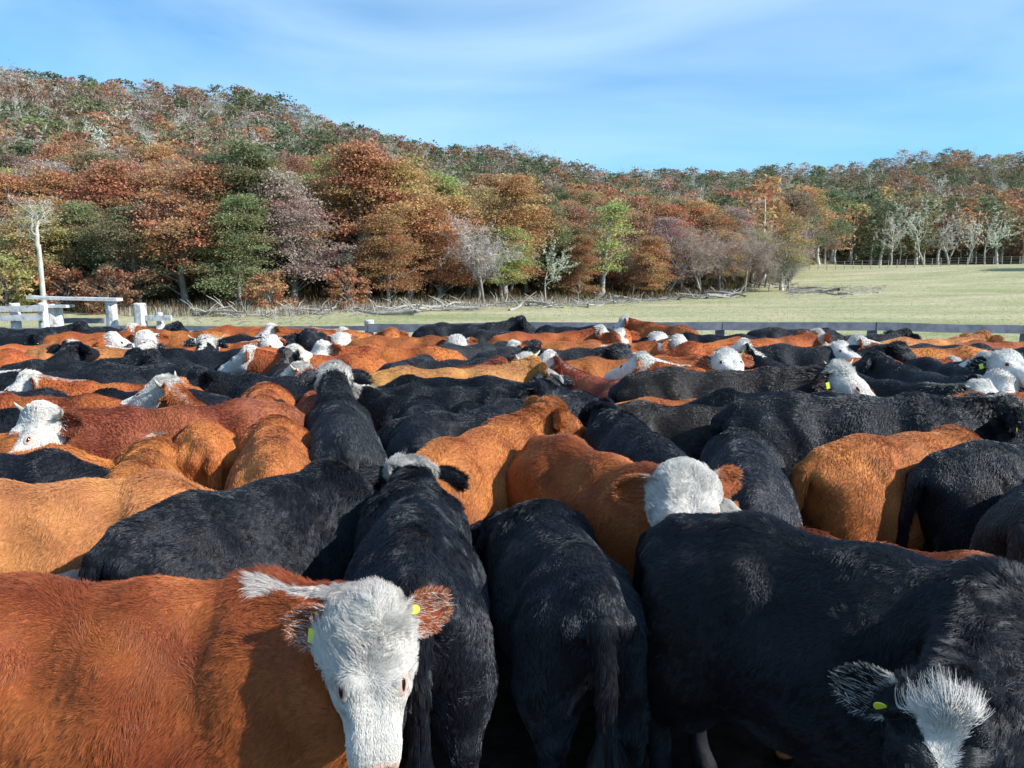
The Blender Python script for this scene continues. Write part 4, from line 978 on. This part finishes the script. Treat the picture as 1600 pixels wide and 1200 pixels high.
# wire fence on the far meadow
wf = link('wire_fence', None); tag(wf, 'thin wire fence on small posts crossing the far meadow', 'fence')
WM = plain('fence_wire', (.25, .24, .22), .5)
wpts = []
pm = box_mesh('post', .075, .075, 1.1, DRIFT, .01)
for i, px in enumerate(np.arange(1246, 1640, 13.5)):
    y = 96 - (px - 1246) * .006; x = U(px) * y; z = Tz(x, y); o = link('post', pm, wf); o.location = (x, y, z + .45); o.rotation_euler = (random.uniform(-.05, .05), random.uniform(-.05, .05), 0); wpts.append(Vector((x, y, z)))
for h in (.35, .65, .95):
    v, f = tube([p + Vector((0, 0, h)) for p in wpts], [.012] * len(wpts), 4); link('wire', np_mesh('wire', np.array(v), np.array(f), mat=WM), wf)
# ------------------------------------------------------------------ the herd
# label, px, py (top of mid back), heading, coat, face white, pose
C = cow
C('red cow with white face and white neck crest looking straight at the viewer', 215, 905, 1, 'M', .52, 'hero_front', 1.03, 'rd')
C('big black cow bending its white tufted head back with a yellow ear disc', 1338, 846, -38, 'K', .12, 'hero_bent', 1.05, 'e')
C('black cow seen from behind with a long grey tail hanging between two bigger neighbours', 915, 818, 100, 'K', 0, 'tucked_left', .88, 'l')
C('black cow with white poll walking away behind the white faced red cow', 640, 782, 98, 'K', .2, 'level', .97, 'r')
C('glossy black cow with its rump turned, standing in front of the tan orange one', 392, 724, 50, 'K', 0, 'grazing', 1.0)
C('bright tan orange cow standing broadside behind the glossy black rump', 170, 730, 11, 'T', .45, 'low', 1.0)
C('small red calf with curly white poll tucked behind the big red flank', -85, 925, 14, 'M', .5, 'alert', .76)
C('orange red cow with furry ears raised, its back broad, in the very middle', 782, 666, 62, 'O', 0, 'half_right', 1.0, 'l')
C('rust red cow with white face and one upright pale ear between black neighbours', 905, 668, -60, 'M', .42, 'nosy', 1.0)
C('charcoal cow seen from the rump just behind the white face with the upright ear', 1120, 672, 76, 'G', 0, 'low', 1.0)
C('brownish black cow with yellow ear tags whose head hangs past the charcoal rump', 1070, 646, -10, 'B', 0, 'low', 1.0, 'lr')
C('blue black woolly cow walking away beside the orange middle cow', 965, 642, 98, 'K', 0, 'level', 1.0, 'r')
C('very long black cow with a white blaze reaching its head towards the fence end', 1335, 624, -4, 'K', .12, 'level', 1.12, 'r')
C('black cow whose rump shows left of the very long black one', 1195, 618, 170, 'K', 0, 'low', 1.05)
C('pale orange cow with fluffy rump between two black cows', 1405, 656, 20, 'O', .45, 'low', 1.0)
C('black cow with shaggy tail standing broadside below the pale orange one', 1635, 694, 12, 'K', 0, 'low', 1.0)
C('brown rumped black cow cut by the picture edge', 1660, 706, 40, 'B', 0, 'low', 1.0)
C('black cow seen from behind at the picture edge, tail shaggy', 1640, 745, 62, 'K', 0, 'low', 1.0)
C('small orange calf with two furry ears peeping over the big black back', 1385, 846, 156, 'O', .45, 'alert', .86, 'l')
C('dark red horned cow with white face turned aside', 330, 630, 204, 'D', .45, 'half_left', 1.03, horns=True)
C('small orange cow with curly white poll between the horned one and the round orange rump', 330, 682, 106, 'O', .5, 'level', .92, 'r')
C('round orange rump seen square from behind', 438, 656, 106, 'O', .45, 'low', 1.0)
C('deep orange rump partly hidden behind the curly polled small cow', 372, 622, 104, 'O', .5, 'low', .98)
C('tall black cow with white topped head and a green ear tag', 538, 630, 106, 'G', .3, 'high', 1.02, 'r')
C('black rump next to the tall white topped black cow', 640, 634, 96, 'K', 0, 'low', .98)
C('low black back behind the orange middle cow', 755, 643, 8, 'K', 0, 'low', .98)
C('blue black back right behind the raised furry orange ears', 832, 622, 35, 'K', 0, 'low', .98)
C('red cow with white face raised sideways and a big green ear tag', 905, 604, 118, 'D', .48, 'high_left', .95, 'r')
C('long brownish black cow with white face and yellow tagged ear held high', 1092, 582, -3, 'B', .42, 'half_right', 1.12, 'lr')
C('low orange back in front of the long brownish black cow', 1040, 631, 4, 'O', 0, 'low', .96)
C('black back next to the white heads at the picture edge', 25, 618, 12, 'K', 0, 'low', .98)
C('orange back cut by the picture edge below the black one', 8, 668, -4, 'O', 0, 'low', .97)
C('blue black back at the picture edge next to the tan orange cow', 20, 697, 6, 'K', 0, 'low', .95)
C('blue black cow with folded ear behind the dark red horned one', 150, 628, 172, 'K', 0, 'low', .95)
C('black back just above the dark red horned cow', 300, 614, 176, 'K', 0, 'low', .98)
C('long rusty back running behind the white heads', 190, 600, 178, 'M', .5, 'alert_left', .98)
C('long black back with square shadow in front of horned white face', 215, 575, 2, 'K', 0, 'low', 1.02)
C('horned cow with white face and red cheek lifting its head', 395, 622, 118, 'O', .48, 'high_left', .97, horns=True)
C('horned cow with curly white poll and red cheeks, green tag at its ear', 440, 616, 104, 'D', .48, 'high_left', .92, 'r', horns=True)
C('white headed black cow behind the two horned ones', 425, 585, 110, 'B', .48, 'high_right', .95)
C('black cow with pale scuffed flank beside the tall white topped one', 485, 588, 172, 'K', 0, 'half_left', 1.0)
C('tan eared white head facing the picture edge', 100, 611, 176, 'M', .52, 'alert', 1.0)
C('white head with black lower lip resting beside the tan eared one', 70, 590, 184, 'K', .52, 'half_left', 1.02, 'l')
C('black cow with tagged ears turned away, nearest the picture edge', 30, 572, 82, 'K', .12, 'high', .95, 'r')
C('red rump at the picture edge behind tagged black ears', -8, 543, 20, 'M', 0, 'low', 1.0)
C('round red rump beside the black head', 60, 541, 30, 'O', .45, 'alert_right', .98)
C('sandy back with white crest', 125, 540, -8, 'T', .6, 'level', 1.0)
C('long deep red cow with pure white face turned to the viewer', 152, 519, 2, 'M', .45, 'look_right', 1.04, horns=False)
C('black head and rump at the picture edge in front of the white boards', 20, 520, -20, 'K', 0, 'half_right', 1.0)
C('black back below the loading ramp', 75, 511, 5, 'K', 0, 'alert_left', 1.0)
C('black back between loading ramp and gate post', 150, 510, 176, 'K', 0, 'low', .98)
C('black cow under the square gate post', 215, 509, 8, 'K', 0, 'half_left', 1.0)
C('red cow just past the pure white face', 300, 514, 175, 'O', .47, 'alert', 1.0)
C('little black and white head peering over farthest backs', 330, 509, -95, 'K', .12, 'high', .9)
C('red cow whose white neck dips toward the long blue black one', 365, 511, -4, 'M', .55, 'low', 1.0)
C('long blue black cow slanting away from white neck', 405, 527, -22, 'K', 0, 'alert_right', 1.02)
C('red back close under the rail', 445, 513, 4, 'M', .5, 'level', 1.0)
C('tan cow with white face lowered', 480, 521, -20, 'O', .5, 'half_right', .98)
C('plain red back under the joint in the rail', 530, 515, 178, 'M', .47, 'alert_left', 1.0)
C('rusty fuzzy head sticking up under the rail joint', 600, 526, -86, 'M', 0, 'high', .9)
C('sturdy red orange cow with white striped face seen side on', 625, 528, -2, 'O', .45, 'look_right', 1.02)
C('small orange rump among the far reds', 558, 537, 60, 'O', 0, 'low', .98)
C('red back sloping to a round rump before the grey one', 590, 553, 182, 'M', .47, 'half_left', 1.03)
C('plain red back behind the white topped black head', 490, 557, 178, 'M', .45, 'alert', 1.0)
C('bright orange hump beside the blue black slope', 445, 538, 50, 'O', 0, 'low', .97)
C('red cow with brown cheeks and white poll', 352, 533, -12, 'M', .5, 'alert_right', .98)
C('white curly head with short horns behind the black back', 292, 560, 98, 'K', .52, 'high', .93, horns=True)
C('wide black back behind the horned white face', 318, 551, 178, 'K', 0, 'level', 1.02)
C('white head with pink ear rising over black backs', 205, 566, 110, 'G', .52, 'high', .9)
C('flat black back before the sandy one', 145, 556, 2, 'K', 0, 'alert_left', 1.0)
C('grey black round rump in the centre of the herd', 675, 556, 78, 'G', 0, 'low', .98)
C('orange woolly back, long and low, in front of the grey rump', 690, 575, 3, 'T', 0, 'half_left', 1.03)
C('dark red curly flank under the orange woolly back', 655, 590, 20, 'D', 0, 'alert', .97)
C('black broadside cow with pink scar near yellow tagged poll', 745, 590, 176, 'K', 0, 'low', 1.0)
C('black head with folded ear behind low black back', 690, 615, -4, 'K', 0, 'half_right', .97)
C('white patched black face low between two black backs', 770, 634, 160, 'K', .42, 'alert_right', .9)
C('black cow with white horn and pied face', 715, 563, 5, 'K', .42, 'half_right', 1.0, 'r', horns=True)
C('dusty grey cow with a tan patch on its shoulder', 765, 542, 25, 'G', 0, 'level', 1.0)
C('tallest black cow standing in front of the rail', 715, 507, -4, 'K', 0, 'alert_left', 1.06)
C('black cow following the tallest black one along the rail', 785, 517, -10, 'K', 0, 'low', 1.0)
C('grey black cow with a big ear and long face pointing aside', 850, 543, -10, 'G', 0, 'half_right', 1.05)
C('black cow with pricked ears walking off beside the big grey face', 818, 590, 88, 'K', 0, 'high', .92)
C('black cow with shaggy white poll and yellow tag', 812, 622, 84, 'K', .48, 'half_left', .93, 'l')
C('red cow filling the gap between two black ones at the rail', 850, 516, 4, 'M', .45, 'alert', 1.02)
C('orange cow behind the big grey face', 920, 531, -8, 'O', 0, 'low', 1.0)
C('smooth orange back before the pied heads', 962, 532, -18, 'O', .47, 'alert_right', .98)
C('sunlit orange cow with small dark ear behind the long brownish black one', 960, 562, -4, 'O', 0, 'level', 1.02)
C('orange rump right above the long brownish black back', 905, 548, 160, 'O', .47, 'alert_left', .98)
C('blue black back touching the rail with a white fleck', 890, 509, 176, 'K', 0, 'low', 1.02)
C('red cow with pied ring face looking over orange backs', 955, 532, -88, 'M', .12, 'high', .95)
C('black and white pied face beside the ring face', 1002, 535, -86, 'K', .42, 'high', .92)
C('deep red rump standing out against the rail', 1042, 511, 118, 'M', .47, 'half_left', 1.05)
C('white muzzled cow with head stretched aside', 1045, 560, 168, 'M', .55, 'alert', .93)
C('curly white face with dark red ears looking at the viewer', 1078, 560, -90, 'M', .48, 'high', .98)
C('red cow sideways behind the curly white face', 1165, 538, 178, 'M', 0, 'low', 1.03)
C('orange back with white shoulder patch behind the long brownish black one', 1165, 571, 175, 'O', .55, 'alert_right', 1.02)
C('black cow with one pale horn near the fence post', 1130, 524, 165, 'K', .12, 'level', 1.0, horns=True)
C('plain red back between the pale horn and the black slope', 1195, 527, 5, 'M', .47, 'alert_left', 1.0)
C('tall black cow slanting down from the rail', 1255, 514, -12, 'K', 0, 'low', 1.04)
C('low black back against the meadow under the second fence post', 1325, 522, -5, 'K', 0, 'half_left', 1.0)
C('broad black shoulder beside the big white face', 1290, 538, -15, 'K', 0, 'half_right', 1.05)
C('white and black muzzle lifted upward in the crowd', 1212, 562, 95, 'K', .55, 'high_left', .95, 'l')
C('small woolly white poll in front of the red side', 1168, 582, 92, 'M', .5, 'high', .88)
C('red brown face with white forehead in shade of the black shoulder', 1245, 552, -80, 'M', .42, 'high', .93)
C('large white shaggy face with grey ears looking straight over the crowd', 1378, 556, -88, 'K', .48, 'high', 1.03, 'r')
C('second white face resting just under the large shaggy one', 1385, 592, -60, 'K', .48, 'alert', .98)
C('orange flank right of the tall white profile', 1385, 591, 10, 'O', 0, 'low', .97)
C('red cow with a white saddle beside the large shaggy face', 1440, 543, 178, 'O', .58, 'alert_right', 1.04)
C('little orange back with white tail end under the saddle marked cow', 1450, 568, 8, 'O', .45, 'level', .97)
C('grey shouldered black cow behind the horned white poll', 1420, 583, 100, 'G', 0, 'alert_left', 1.0)
C('black cow with white poll and two upcurved horns', 1470, 618, 118, 'K', .48, 'high', .88, horns=True)
C('flat black back near the rail end', 1480, 537, 2, 'K', 0, 'low', 1.0)
C('tan cow with pricked ears at the rail end', 1470, 531, 2, 'T', 0, 'half_left', 1.0)
C('black face with small yellow disc looking at the viewer', 1500, 568, -84, 'K', 0, 'high', 1.0, 'd')
C('red back farthest out along the rail end', 1590, 535, 4, 'M', .47, 'alert', 1.0)
C('black back under the farthest red one', 1570, 543, 178, 'K', 0, 'low', 1.0)
C('white face at the picture edge with dark eye patch', 1610, 580, 186, 'K', .48, 'half_left', 1.02)
C('white snout beside the black looking face', 1590, 566, 192, 'M', .48, 'alert_right', 1.0)
C('small orange back under the white snout', 1550, 604, 5, 'O', 0, 'level', .98)
C('black cow at the picture edge above the brown rump', 1600, 612, 10, 'K', 0, 'alert_left', 1.0)
C('black rump at the picture edge next to blazed head', 1620, 640, 25, 'K', 0, 'low', 1.0)
settle()
for h in HERD: make_cow(*h)
